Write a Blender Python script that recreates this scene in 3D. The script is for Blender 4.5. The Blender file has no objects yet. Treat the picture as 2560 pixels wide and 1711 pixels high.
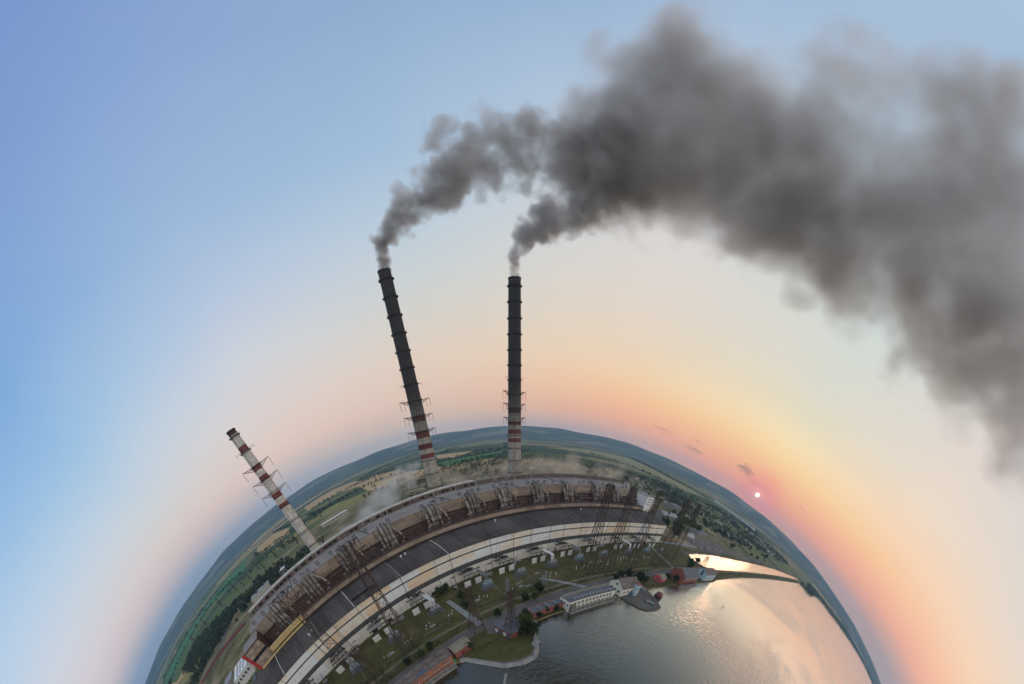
import bpy, math, random
import numpy as np
from mathutils import Vector

random.seed(7)
HAZE = 6.5e-5
SC = bpy.context.scene
COL = SC.collection
R_ = math.radians
sin, cos, pi = math.sin, math.cos, math.pi

# ------------------------------------------------------------------ camera
# Drone panorama, stereographic "little planet" looking straight down, cropped well above the nadir.
# World: X runs along the power station, Y away from the drone, Z up; the drone hovers at (0, 0, 100).
AXIS = R_(38.7)                       # turn of the station axis against the picture's horizontal
PW, PH, NX, NY, RH = 2560., 1711., 1286.4, 2063., 980.   # picture size, nadir point, horizon radius (px)
cam_d = bpy.data.cameras.new('camera'); cam = bpy.data.objects.new('camera', cam_d); COL.objects.link(cam)
SC.camera = cam
cam.location = (0, 0, 100); cam.rotation_euler = (0, 0, -AXIS)
cam_d.type = 'PANO'; cam_d.panorama_type = 'FISHEYE_LENS_POLYNOMIAL'
cam_d.fisheye_fov = R_(330); cam_d.sensor_width = 36.; cam_d.sensor_fit = 'HORIZONTAL'
cam_d.clip_start = 0.5; cam_d.clip_end = 100000
_rm = RH * 36. / PW
_r = np.linspace(300, 2500, 500) * 36. / PW
_A = np.stack([np.ones_like(_r), _r, _r**2, _r**3, _r**4], 1)
_k = np.linalg.lstsq(_A, 2 * np.arctan(_r / _rm), rcond=None)[0]
for i in range(5): setattr(cam_d, 'fisheye_polynomial_k%d' % i, float(-_k[i]))
cam_d.shift_x = -(NX - PW / 2) / PW
cam_d.shift_y = (NY - PH / 2) / PH

# ------------------------------------------------------------------ render
SC.render.engine = 'CYCLES'
cy = SC.cycles
cy.use_denoising = True
try: cy.denoiser = 'OPENIMAGEDENOISE'
except Exception: pass
cy.max_bounces = 4; cy.diffuse_bounces = 2; cy.glossy_bounces = 2; cy.transparent_max_bounces = 8; cy.volume_bounces = 2
cy.volume_step_rate = 3.0; cy.volume_max_steps = 160
cy.use_adaptive_sampling = True; cy.adaptive_threshold = 0.02
SC.view_settings.view_transform = 'Standard'; SC.view_settings.look = 'None'
SC.view_settings.exposure = 0.0; SC.view_settings.gamma = 1.0

# ------------------------------------------------------------------ sky
def lin(c):
    return tuple(((v / 255.) / 12.92 if v / 255. <= 0.04045 else ((v / 255. + 0.055) / 1.055) ** 2.4) for v in c)

SKY = {   # picture azimuth -> elevation: colour of the evening sky
 -70: [(0,(132,152,180)),(2,(150,164,186)),(3.5,(184,180,190)),(5,(210,196,198)),(8,(216,207,212)),(12,(206,212,222)),(17,(184,206,228)),(23,(152,188,225)),(31,(124,166,213)),(45,(112,142,198)),(58,(150,172,210)),(85,(202,212,228))],
 -50: [(0,(140,154,178)),(2,(156,166,184)),(3.6,(190,181,186)),(5.5,(214,196,191)),(8,(217,206,201)),(12,(204,211,215)),(16,(188,206,222)),(23,(152,190,223)),(31,(124,167,214)),(45,(113,143,199)),(58,(152,174,210)),(85,(202,212,228))],
 -30: [(0,(178,174,180)),(2,(192,184,184)),(4,(208,191,184)),(6,(228,200,186)),(9,(226,206,196)),(13,(218,209,207)),(18,(205,209,216)),(24,(180,196,219)),(31,(153,181,214)),(40,(133,162,206)),(46,(120,148,200)),(58,(156,177,211)),(85,(202,212,228))],
 -10: [(0,(212,194,182)),(2,(220,195,178)),(4,(228,195,172)),(7,(230,200,180)),(11,(228,207,187)),(15,(217,208,195)),(20,(202,208,208)),(25,(187,203,215)),(31,(162,188,214)),(40,(142,170,204)),(58,(165,184,212)),(85,(202,212,228))],
 15: [(0,(222,182,162)),(2,(240,180,152)),(4,(250,182,143)),(7,(252,199,150)),(10,(244,211,172)),(14,(232,213,190)),(19,(223,213,203)),(24,(216,212,209)),(31,(190,204,217)),(40,(158,183,212)),(58,(178,194,216)),(85,(202,212,228))],
 36: [(0,(232,162,142)),(1.5,(252,162,138)),(3,(255,168,132)),(5,(255,190,136)),(8,(255,216,158)),(11,(249,227,180)),(14,(230,220,190)),(18,(220,217,202)),(23,(212,217,208)),(31,(194,209,212)),(42,(162,187,213)),(58,(185,199,217)),(85,(202,212,228))],
 52: [(0,(205,165,150)),(1.6,(216,164,146)),(3,(246,168,140)),(5,(255,182,142)),(8,(255,205,152)),(12,(251,215,180)),(17,(236,218,198)),(23,(226,213,204)),(31,(206,211,212)),(42,(170,191,213)),(58,(192,203,218)),(85,(202,212,228))],
 66: [(0,(192,164,152)),(2,(200,164,150)),(3.5,(220,168,148)),(5,(248,178,148)),(8,(255,197,158)),(12,(250,213,180)),(17,(234,216,199)),(22,(218,213,206)),(31,(202,208,212)),(42,(172,190,212)),(58,(196,206,219)),(85,(202,212,228))],
 150: [(0,(170,165,170)),(4,(220,198,188)),(7,(248,224,204)),(12,(253,238,222)),(20,(248,238,228)),(31,(238,236,234)),(45,(222,227,232)),(85,(202,212,228))],
 215: [(0,(140,152,175)),(4,(185,180,188)),(7,(220,208,206)),(12,(218,215,216)),(20,(206,212,220)),(31,(190,204,220)),(45,(178,195,216)),(85,(202,212,228))],
}
world = bpy.data.worlds.new('World'); SC.world = world; world.use_nodes = True
wt = world.node_tree; wt.nodes.clear()
def N(t, typ, **kw):
    n = t.nodes.new(typ)
    for k, v in kw.items(): setattr(n, k, v)
    return n
def M(t, op, a, b=None, c=None, clamp=False):
    n = t.nodes.new('ShaderNodeMath'); n.operation = op; n.use_clamp = clamp
    for i, v in enumerate((a, b, c)):
        if v is None: continue
        if isinstance(v, (int, float)): n.inputs[i].default_value = v
        else: t.links.new(v, n.inputs[i])
    return n.outputs[0]
def MIX(t, f, a, b, mode='MIX'):
    n = t.nodes.new('ShaderNodeMix'); n.data_type = 'RGBA'; n.blend_type = mode
    for s, v in ((n.inputs[0], f), (n.inputs[6], a), (n.inputs[7], b)):
        if isinstance(v, (int, float)): s.default_value = v
        elif isinstance(v, tuple): s.default_value = (*v[:3], 1)
        else: t.links.new(v, s)
    return n.outputs[2]
def RAMP(t, fac, stops, interp='LINEAR'):
    n = t.nodes.new('ShaderNodeValToRGB'); cr = n.color_ramp; cr.interpolation = interp
    while len(cr.elements) < len(stops): cr.elements.new(0.5)
    for e, (p, c) in zip(cr.elements, stops):
        e.position = p; e.color = (*c[:3], 1)
    t.links.new(fac, n.inputs[0]); return n.outputs[0]
def MAPR(t, v, a, b, c=0., d=1., smooth=True):
    n = t.nodes.new('ShaderNodeMapRange'); n.interpolation_type = 'SMOOTHSTEP' if smooth else 'LINEAR'
    t.links.new(v, n.inputs[0])
    for i, x in enumerate((a, b, c, d)): n.inputs[i + 1].default_value = x
    return n.outputs[0]

SUN_AZ, SUN_EL = R_(36.38) + AXIS, R_(2.45)     # from +Y towards +X
SUN_DIR = Vector((sin(SUN_AZ) * cos(SUN_EL), cos(SUN_AZ) * cos(SUN_EL), sin(SUN_EL)))
tc = N(wt, 'ShaderNodeTexCoord')
sep = N(wt, 'ShaderNodeSeparateXYZ'); wt.links.new(tc.outputs['Generated'], sep.inputs[0])
sx, sy, sz = sep.outputs
ix = M(wt, 'SUBTRACT', M(wt, 'MULTIPLY', sx, cos(AXIS)), M(wt, 'MULTIPLY', sy, sin(AXIS)))
iy = M(wt, 'ADD', M(wt, 'MULTIPLY', sx, sin(AXIS)), M(wt, 'MULTIPLY', sy, cos(AXIS)))
az = M(wt, 'MULTIPLY', M(wt, 'ARCTAN2', ix, iy), 180 / pi)
el = M(wt, 'MULTIPLY', M(wt, 'ARCSINE', sz), 180 / pi)
# slow drift of the bands so they are not ruled with a compass
nz = N(wt, 'ShaderNodeTexNoise'); nz.inputs['Scale'].default_value = 2.2; nz.inputs['Detail'].default_value = 3
wt.links.new(tc.outputs['Generated'], nz.inputs['Vector'])
el2 = M(wt, 'ADD', el, M(wt, 'MULTIPLY', M(wt, 'SUBTRACT', nz.outputs[0], 0.5), M(wt, 'MULTIPLY', el, 0.28)))
elf = M(wt, 'DIVIDE', el2, 90., clamp=True)
def sky_col(a): return RAMP(wt, elf, [(max(0, e) / 90., lin(c)) for e, c in SKY[a]])
keys = [-70, -50, -30, -10, 15, 36, 52, 66]
cols = {a: sky_col(a) for a in keys + [150, 215]}
col = MIX(wt, MAPR(wt, az, -145, -80), cols[215], cols[-70])
col = MIX(wt, MAPR(wt, az, -180, -145), MIX(wt, 0.5, cols[150], cols[215]), col)
for a, b in zip(keys[:-1], keys[1:]):
    col = MIX(wt, MAPR(wt, az, a, b, smooth=False), col, cols[b])
col = MIX(wt, MAPR(wt, az, 75, 120), col, cols[150])
col = MIX(wt, MAPR(wt, az, 150, 180), col, MIX(wt, 0.5, cols[150], cols[215]))
# thin dusk cloud streaks low over the sunset
cv = N(wt, 'ShaderNodeCombineXYZ'); wt.links.new(M(wt, 'MULTIPLY', az, 0.22), cv.inputs[0]); wt.links.new(M(wt, 'MULTIPLY', el, 1.5), cv.inputs[1])
cn = N(wt, 'ShaderNodeTexNoise'); cn.inputs['Scale'].default_value = 1.0; cn.inputs['Detail'].default_value = 6; cn.inputs['Roughness'].default_value = 0.62
wt.links.new(cv.outputs[0], cn.inputs['Vector'])
cm = M(wt, 'MULTIPLY', MAPR(wt, cn.outputs[0], 0.60, 0.70), M(wt, 'MULTIPLY', MAPR(wt, el, 2.2, 3.2), MAPR(wt, el, 5.0, 6.5, 1., 0.)))
cm = M(wt, 'MULTIPLY', cm, M(wt, 'MULTIPLY', MAPR(wt, az, 5, 20), MAPR(wt, az, 36, 50, 1., 0.)))
col = MIX(wt, M(wt, 'MULTIPLY', cm, 0.55), col, lin((150, 120, 105)))
# one small dusky cloud above the sun
def ell(ac, ec, wa, we):
    u = M(wt, 'DIVIDE', M(wt, 'SUBTRACT', az, ac), wa); w_ = M(wt, 'DIVIDE', M(wt, 'SUBTRACT', el, ec), we)
    return M(wt, 'ADD', M(wt, 'MULTIPLY', u, u), M(wt, 'MULTIPLY', w_, w_))
cv2 = N(wt, 'ShaderNodeCombineXYZ'); wt.links.new(M(wt, 'MULTIPLY', az, 0.9), cv2.inputs[0]); wt.links.new(M(wt, 'MULTIPLY', el, 2.6), cv2.inputs[1])
cn2 = N(wt, 'ShaderNodeTexNoise'); cn2.inputs['Scale'].default_value = 1.0; cn2.inputs['Detail'].default_value = 7; cn2.inputs['Roughness'].default_value = 0.68; wt.links.new(cv2.outputs[0], cn2.inputs['Vector'])
for ac, ec, wa, we, k in ((33.2,4.4,1.9,1.0,0.75),(36.0,3.6,3.2,0.5,0.5),(25.5,3.3,2.4,0.5,0.35),(20.5,4.2,2.6,0.35,0.28)):
    m_ = MAPR(wt, M(wt, 'SUBTRACT', M(wt, 'MULTIPLY', cn2.outputs[0], 2.4), ell(ac, ec, wa, we)), 0.55, 1.25)
    col = MIX(wt, M(wt, 'MULTIPLY', m_, k), col, lin((158,122,104)))
# glow and disc of the setting sun
dt = N(wt, 'ShaderNodeVectorMath', operation='DOT_PRODUCT'); wt.links.new(tc.outputs['Generated'], dt.inputs[0]); dt.inputs[1].default_value = SUN_DIR
ang = M(wt, 'MULTIPLY', M(wt, 'ARCCOSINE', dt.outputs['Value']), 180 / pi)
col = MIX(wt, M(wt, 'MULTIPLY', MAPR(wt, ang, 5.0, 0.2), 0.85), col, lin((255, 148, 140)))
col = MIX(wt, M(wt, 'MULTIPLY', MAPR(wt, ang, 1.5, 0.25), 0.6), col, (1.15, 0.50, 0.42))
col = MIX(wt, MAPR(wt, ang, 0.42, 0.24), col, (2.4, 1.7, 1.5))
bg = N(wt, 'ShaderNodeBackground'); wt.links.new(col, bg.inputs[0]); bg.inputs[1].default_value = 1.06
wo = N(wt, 'ShaderNodeOutputWorld'); wt.links.new(bg.outputs[0], wo.inputs[0])

sun_d = bpy.data.lights.new('sun', 'SUN'); sun_d.energy = 0.22; sun_d.angle = R_(12.0); sun_d.color = (1.0, 0.62, 0.42)
sun = bpy.data.objects.new('sun', sun_d); COL.objects.link(sun)
sun.rotation_euler = (-SUN_DIR).to_track_quat('-Z', 'Y').to_euler(); sun.location = SUN_DIR * 3000

# ------------------------------------------------------------------ helpers
def to_world(px, py, slant):
    """a point seen at picture pixel (px, py) at the given distance from the drone"""
    dx, dy = px - NX, NY - py; th = 2 * math.atan(math.hypot(dx, dy) / RH); a = math.atan2(dx, dy) + AXIS
    return np.array([slant * sin(th) * sin(a), slant * sin(th) * cos(a), 100 - slant * cos(th)])
def px_scale(px, py):
    r = math.hypot(px - NX, NY - py); return RH / 2 * (1 + (r / RH) ** 2)

class MB:
    def __init__(s): s.v = []; s.f = []
    def add(s, vs, fs):
        o = len(s.v); s.v += [tuple(p) for p in vs]; s.f += [tuple(i + o for i in f) for f in fs]; return s
    def box(s, x0, x1, y0, y1, z0, z1):
        return s.add([(x0,y0,z0),(x1,y0,z0),(x1,y1,z0),(x0,y1,z0),(x0,y0,z1),(x1,y0,z1),(x1,y1,z1),(x0,y1,z1)],
                     [(0,3,2,1),(4,5,6,7),(0,1,5,4),(1,2,6,5),(2,3,7,6),(3,0,4,7)])
    def cyl(s, p0, p1, r0, r1=None, n=8, caps=True):
        r1 = r0 if r1 is None else r1
        p0, p1 = Vector(p0), Vector(p1); d = (p1 - p0).normalized()
        u = d.cross(Vector((0, 0, 1)) if abs(d.z) < 0.95 else Vector((1, 0, 0))).normalized(); w = d.cross(u)
        vs = []
        for p, r in ((p0, r0), (p1, r1)):
            for i in range(n):
                a = 2 * pi * i / n + pi / n; vs.append(p + (u * cos(a) + w * sin(a)) * r)
        fs = [(i, (i + 1) % n, n + (i + 1) % n, n + i) for i in range(n)]
        if caps: fs += [tuple(reversed(range(n))), tuple(range(n, 2 * n))]
        return s.add(vs, fs)
    def bar(s, p0, p1, w): return s.cyl(p0, p1, w * 0.7, n=4, caps=False)
    def path(s, pts, r, n=8):
        for a, b in zip(pts[:-1], pts[1:]): s.cyl(a, b, r, n=n)
        return s
    def poly(s, pts, z=0.):
        o = len(s.v); s.v += [(p[0], p[1], p[2] if len(p) > 2 else z) for p in pts]; s.f.append(tuple(range(o, o + len(pts)))); return s
    def slab(s, pts, z0, z1):
        """closed polygon pushed up from z0 to z1 (counter-clockwise)"""
        n = len(pts); a = sum(pts[i][0]*pts[(i+1)%n][1]-pts[(i+1)%n][0]*pts[i][1] for i in range(n))
        if a < 0: pts = pts[::-1]
        return s.add([(p[0],p[1],z0) for p in pts] + [(p[0],p[1],z1) for p in pts],
                     [tuple(range(n, 2*n))] + [(i,(i+1)%n,n+(i+1)%n,n+i) for i in range(n)])
    def lathe(s, prof, n=32):
        vs = [(r*cos(2*pi*i/n), r*sin(2*pi*i/n), z) for r, z in prof for i in range(n)]
        fs = [(k*n+i, k*n+(i+1)%n, (k+1)*n+(i+1)%n, (k+1)*n+i) for k in range(len(prof)-1) for i in range(n)]
        return s.add(vs, fs)
    def mesh(s, name, mat, smooth=False):
        me = bpy.data.meshes.new(name); me.from_pydata(s.v, [], s.f)
        if mat: me.materials.append(mat)
        if smooth:
            for p in me.polygons: p.use_smooth = True
        me.update(); return me
    def split(s, name, mat, parent=None, loc=(0,0,0), rz=0.):
        """every connected piece becomes an object of its own"""
        up = list(range(len(s.v)))
        def find(i):
            while up[i] != i: up[i] = up[up[i]]; i = up[i]
            return i
        for f in s.f:
            for i in f[1:]: up[find(i)] = find(f[0])
        grp = {}
        for f in s.f: grp.setdefault(find(f[0]), []).append(f)
        out = []
        for fs in grp.values():
            ids = sorted({i for f in fs for i in f}); k = {i: n for n, i in enumerate(ids)}
            m = MB(); m.v = [s.v[i] for i in ids]; m.f = [tuple(k[i] for i in f) for f in fs]; out.append(m.build(name, mat, parent, loc, rz))
        return out
    def build(s, name, mat, parent=None, loc=(0,0,0), rz=0., smooth=False):
        o = bpy.data.objects.new(name, s.mesh(name, mat, smooth)); COL.objects.link(o)
        o.location = loc; o.rotation_euler = (0,0,rz); o.parent = parent
        return o
def inst(name, me, parent=None, loc=(0,0,0), rot=(0,0,0), scale=(1,1,1)):
    o = bpy.data.objects.new(name, me); COL.objects.link(o); o.location = loc; o.rotation_euler = rot; o.scale = scale; o.parent = parent
    return o
def tag(o, label, cat, group=None, kind=None):
    o['label'] = label; o['category'] = cat
    if group: o['group'] = group
    if kind: o['kind'] = kind
    return o
def thing(name, label, cat, loc=(0,0,0), rz=0., group=None):
    o = bpy.data.objects.new(name, None); COL.objects.link(o); o.location = loc; o.rotation_euler = (0,0,rz)
    o.empty_display_size = 1
    return tag(o, label, cat, group)
def struct(o): o['kind'] = 'structure'; return o
def copy_tree(o, parent=None):
    c = o.copy(); COL.objects.link(c); c.parent = parent
    for ch in list(o.children): copy_tree(ch, c)
    return c
ORD = ['first','second','third','fourth','fifth','sixth','seventh','eighth','ninth','tenth','eleventh','twelfth','thirteenth','fourteenth','fifteenth','sixteenth','seventeenth','eighteenth','nineteenth','twentieth']
ORD += ['twenty-'+o for o in ORD[:9]] + ['thirtieth']

# ------------------------------------------------------------------ materials
def mat(name, c, rough=0.8, var=0.25, scale=0.3, c2=None, metal=0., rnd=0., bump=0., detail=6, stretch=None, spec=0.3):
    m = bpy.data.materials.new(name); m.use_nodes = True; t = m.node_tree; b = t.nodes['Principled BSDF']
    b.inputs['Roughness'].default_value = rough; b.inputs['Metallic'].default_value = metal; b.inputs['Specular IOR Level'].default_value = spec
    tcn = N(t, 'ShaderNodeTexCoord'); v = tcn.outputs['Object']
    if stretch:
        mp = N(t, 'ShaderNodeMapping'); mp.inputs['Scale'].default_value = stretch; t.links.new(v, mp.inputs[0]); v = mp.outputs[0]
    n = N(t, 'ShaderNodeTexNoise'); n.inputs['Scale'].default_value = scale; n.inputs['Detail'].default_value = detail; n.inputs['Roughness'].default_value = 0.65
    t.links.new(v, n.inputs['Vector'])
    if c2 is None: c2 = tuple(x * (1 - var) for x in c); c1 = tuple(min(1, x * (1 + var * 0.6)) for x in c)
    else: c1 = c
    colr = RAMP(t, n.outputs[0], [(0.32, c2), (0.66, c1)])
    if rnd:
        oi = N(t, 'ShaderNodeObjectInfo'); f = MAPR(t, oi.outputs['Random'], 0, 1, 1 - rnd, 1 + rnd, smooth=False)
        mm = N(t, 'ShaderNodeVectorMath', operation='SCALE'); t.links.new(colr, mm.inputs[0]); t.links.new(f, mm.inputs['Scale']); colr = mm.outputs[0]
    t.links.new(colr, b.inputs['Base Color'])
    if bump:
        bn = N(t, 'ShaderNodeBump'); bn.inputs['Strength'].default_value = bump; t.links.new(n.outputs[0], bn.inputs['Height']); t.links.new(bn.outputs[0], b.inputs['Normal'])
    return m
def panel_mat(name, stops, streak=0.5, dirt=(0.20,0.16,0.12), sc=0.35):
    """cladding: colour picked per panel, run-down streaks and grime on it"""
    m = bpy.data.materials.new(name); m.use_nodes = True; t = m.node_tree; b = t.nodes['Principled BSDF']; b.inputs['Roughness'].default_value = 0.7
    oi = N(t, 'ShaderNodeObjectInfo'); base = RAMP(t, oi.outputs['Random'], stops)
    geo = N(t, 'ShaderNodeNewGeometry')
    mp = N(t, 'ShaderNodeMapping'); mp.inputs['Scale'].default_value = (1.6, 1.6, 0.12); t.links.new(geo.outputs['Position'], mp.inputs[0])
    n = N(t, 'ShaderNodeTexNoise'); n.inputs['Scale'].default_value = sc; n.inputs['Detail'].default_value = 7; n.inputs['Roughness'].default_value = 0.7; t.links.new(mp.outputs[0], n.inputs['Vector'])
    n2 = N(t, 'ShaderNodeTexNoise'); n2.inputs['Scale'].default_value = 0.06; n2.inputs['Detail'].default_value = 5; t.links.new(geo.outputs['Position'], n2.inputs['Vector'])
    f = M(t, 'MULTIPLY', MAPR(t, M(t, 'ADD', M(t, 'MULTIPLY', n.outputs[0], 0.6), M(t, 'MULTIPLY', n2.outputs[0], 0.45)), 0.50, 0.72), streak)
    t.links.new(MIX(t, f, base, dirt), b.inputs['Base Color'])
    return m
MAT = {}
MAT['cream'] = panel_mat('cream_cladding', [(0.0,(0.82,0.74,0.58)),(0.3,(0.86,0.80,0.67)),(0.55,(0.88,0.84,0.75)),(0.8,(0.86,0.73,0.57)),(1.0,(0.89,0.87,0.82))], 0.24)
MAT['peach'] = panel_mat('peach_cladding', [(0.0,(0.80,0.62,0.42)),(0.5,(0.85,0.68,0.49)),(1.0,(0.83,0.72,0.55))], 0.35)
MAT['white_clad'] = panel_mat('white_cladding', [(0.0,(0.78,0.80,0.80)),(0.5,(0.86,0.87,0.87)),(1.0,(0.82,0.83,0.82))], 0.3, (0.3,0.3,0.3))
MAT['lowclad'] = panel_mat('lower_cladding', [(0.0,(0.70,0.66,0.58)),(0.5,(0.80,0.77,0.70)),(0.85,(0.82,0.79,0.73)),(1.0,(0.78,0.66,0.52))], 0.42, (0.22,0.19,0.15))
MAT['brown_clad'] = panel_mat('brown_cladding', [(0.0,(0.24,0.175,0.13)),(0.35,(0.31,0.235,0.18)),(0.7,(0.38,0.295,0.225)),(1.0,(0.30,0.24,0.195))], 0.85, (0.085,0.058,0.045))
MAT['roof'] = mat('roof_felt', (0.100,0.085,0.078), 0.92, c2=(0.050,0.043,0.041), scale=0.035, detail=10)
_t = MAT['roof'].node_tree; _b = _t.nodes['Principled BSDF']; _l = _b.inputs['Base Color'].links[0].from_socket
_g = N(_t, 'ShaderNodeNewGeometry'); _mp = N(_t, 'ShaderNodeMapping'); _mp.inputs['Scale'].default_value = (0.10,0.010,0.01); _t.links.new(_g.outputs['Position'], _mp.inputs[0])
_v = N(_t, 'ShaderNodeTexVoronoi'); _v.inputs['Scale'].default_value = 1.0; _t.links.new(_mp.outputs[0], _v.inputs['Vector'])   # felt strips laid at different times
_sc = N(_t, 'ShaderNodeSeparateColor'); _t.links.new(_v.outputs['Color'], _sc.inputs[0])
_mp2 = N(_t, 'ShaderNodeMapping'); _mp2.inputs['Scale'].default_value = (0.5,0.05,0.05); _t.links.new(_g.outputs['Position'], _mp2.inputs[0])
_n = N(_t, 'ShaderNodeTexNoise'); _n.inputs['Scale'].default_value = 1.0; _n.inputs['Detail'].default_value = 8; _t.links.new(_mp2.outputs[0], _n.inputs['Vector'])
_c = MIX(_t, 1.0, _l, MIX(_t, _sc.outputs[0], (0.72,0.72,0.72), (1.2,1.18,1.15)), 'MULTIPLY')
_t.links.new(MIX(_t, M(_t, 'MULTIPLY', MAPR(_t, _n.outputs[0], 0.58, 0.72), 0.45), _c, (0.17,0.155,0.145)), _b.inputs['Base Color'])
MAT['greyroof'] = mat('grey_roof', (0.30,0.275,0.25), 0.92, c2=(0.19,0.17,0.155), scale=0.06, detail=8)
MAT['palecoping'] = mat('pale_coping', (0.52,0.50,0.45), 0.85, 0.3, 0.2)
MAT['glass'] = mat('dark_glazing', (0.050,0.060,0.070), 0.3, 0.5, 0.4, spec=0.6)
MAT['mullion'] = mat('steel_mullion', (0.26,0.26,0.25), 0.6, 0.3, 0.8)
MAT['redsteel'] = mat('red_oxide_steel', (0.085,0.025,0.020), 0.75, c2=(0.05,0.016,0.013), scale=0.5)
MAT['redpaint'] = mat('red_paint', (0.42,0.035,0.035), 0.6, 0.3, 0.3)
MAT['rust'] = mat('rusted_steel', (0.10,0.050,0.034), 0.8, c2=(0.045,0.026,0.020), scale=0.8)
MAT['pylon'] = mat('weathered_pylon_steel', (0.085,0.056,0.044), 0.75, c2=(0.046,0.032,0.027), scale=0.3)
MAT['galv'] = mat('galvanised_steel', (0.30,0.30,0.30), 0.55, 0.3, 0.8, metal=0.3)
MAT['darksteel'] = mat('dark_steel', (0.05,0.042,0.040), 0.7, 0.4, 0.6)
MAT['duct'] = mat('lagged_duct', (0.33,0.295,0.255), 0.75, c2=(0.11,0.088,0.07), scale=0.45, detail=8, rnd=0.3)
MAT['yellow'] = panel_mat('yellow_cladding', [(0.0,(0.55,0.40,0.17)),(0.5,(0.62,0.47,0.21)),(1.0,(0.58,0.42,0.16))], 0.4, (0.25,0.16,0.08))
MAT['concrete'] = mat('concrete', (0.30,0.29,0.27), 0.85, c2=(0.19,0.18,0.165), scale=0.25, detail=8)
MAT['asphalt'] = mat('asphalt', (0.150,0.137,0.125), 0.95, c2=(0.090,0.082,0.075), scale=0.08, detail=9)
MAT['dirtpath'] = mat('trodden_path', (0.20,0.155,0.115), 0.95, c2=(0.12,0.10,0.075), scale=0.25, detail=8)
MAT['pave'] = mat('pale_paving', (0.27,0.27,0.26), 0.9, 0.25, 0.4)
MAT['grass'] = mat('yard_grass', (0.100,0.092,0.026), 0.95, c2=(0.038,0.044,0.013), scale=0.09, detail=10)
_t = MAT['grass'].node_tree; _b = _t.nodes['Principled BSDF']; _l = _b.inputs['Base Color'].links[0].from_socket; _g = N(_t, 'ShaderNodeNewGeometry')
_n = N(_t, 'ShaderNodeTexNoise'); _n.inputs['Scale'].default_value = 0.035; _n.inputs['Detail'].default_value = 9; _n.inputs['Roughness'].default_value = 0.65; _t.links.new(_g.outputs['Position'], _n.inputs['Vector'])
_t.links.new(MIX(_t, M(_t, 'MULTIPLY', MAPR(_t, _n.outputs[0], 0.50, 0.66), 0.75), _l, (0.125,0.088,0.048)), _b.inputs['Base Color'])   # worn earth showing through
MAT['bank'] = mat('stony_bank', (0.16,0.135,0.115), 0.95, c2=(0.07,0.06,0.05), scale=0.5, detail=9, bump=0.6)
MAT['white'] = mat('white_paint', (0.78,0.78,0.76), 0.6, 0.15, 0.5)
MAT['farwhite'] = mat('far_white', (0.62,0.62,0.60), 1.0, 0.2, 0.2, spec=0.0)
MAT['porcelain'] = mat('white_porcelain', (0.72,0.73,0.72), 0.35, 0.1, 1.0, spec=0.5)
MAT['trafo'] = mat('transformer_paint', (0.22,0.235,0.24), 0.6, 0.5, 0.9)
MAT['trafo_blue'] = mat('pale_blue_paint', (0.23,0.29,0.33), 0.6, 0.4, 0.9)
MAT['blackish'] = mat('sooty_black', (0.018,0.017,0.016), 0.9, 0.4, 0.3)
MAT['orange'] = mat('orange_render', (0.46,0.185,0.105), 0.85, c2=(0.29,0.125,0.08), scale=0.3, detail=8)
MAT['pinkroof'] = mat('brown_roof', (0.20,0.155,0.135), 0.85, c2=(0.115,0.09,0.08), scale=0.25, detail=8)
MAT['brickred'] = mat('red_brick_wall', (0.33,0.115,0.085), 0.85, c2=(0.22,0.085,0.07), scale=0.5, detail=8)
MAT['slate'] = mat('slate_roof', (0.125,0.13,0.145), 0.7, 0.3, 0.3)
MAT['paleblue'] = mat('pale_blue_render', (0.42,0.53,0.57), 0.8, 0.2, 0.4)
MAT['taupe'] = mat('taupe_roof', (0.17,0.145,0.125), 0.85, 0.3, 0.4)
MAT['housewhite'] = mat('cream_render', (0.74,0.71,0.60), 0.8, 0.15, 0.4)
MAT['pinkred'] = mat('pink_red_boards', (0.55,0.12,0.12), 0.7, 0.3, 0.5)
MAT['maroon'] = mat('maroon_paint', (0.16,0.03,0.045), 0.6, 0.4, 0.6)
MAT['khaki'] = mat('khaki_roof', (0.28,0.25,0.185), 0.85, c2=(0.18,0.16,0.12), scale=0.3)
MAT['bluetrim'] = mat('blue_paint', (0.07,0.14,0.24), 0.6, 0.3, 0.6)
MAT['trainred'] = mat('wagon_red', (0.36,0.085,0.085), 0.75, 0.4, 0.08, rnd=0.25)
MAT['bark'] = mat('bark', (0.09,0.07,0.05), 0.95, 0.3, 1.0)
def leaf_mat(name, c, c2, rnd=0.35):
    m = mat(name, c, 0.75, c2=c2, scale=0.35, detail=4, rnd=rnd); return m
MAT['leaf'] = leaf_mat('leaves', (0.058,0.080,0.024), (0.022,0.036,0.013))
MAT['leafb'] = leaf_mat('bright_leaves', (0.095,0.125,0.020), (0.035,0.055,0.012), 0.1)
MAT['leafd'] = leaf_mat('dark_leaves', (0.036,0.056,0.022), (0.015,0.027,0.012))
MAT['far_leaf'] = mat('far_leaves', (0.045,0.070,0.026), 0.85, c2=(0.016,0.030,0.014), scale=0.02, detail=8)

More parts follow.
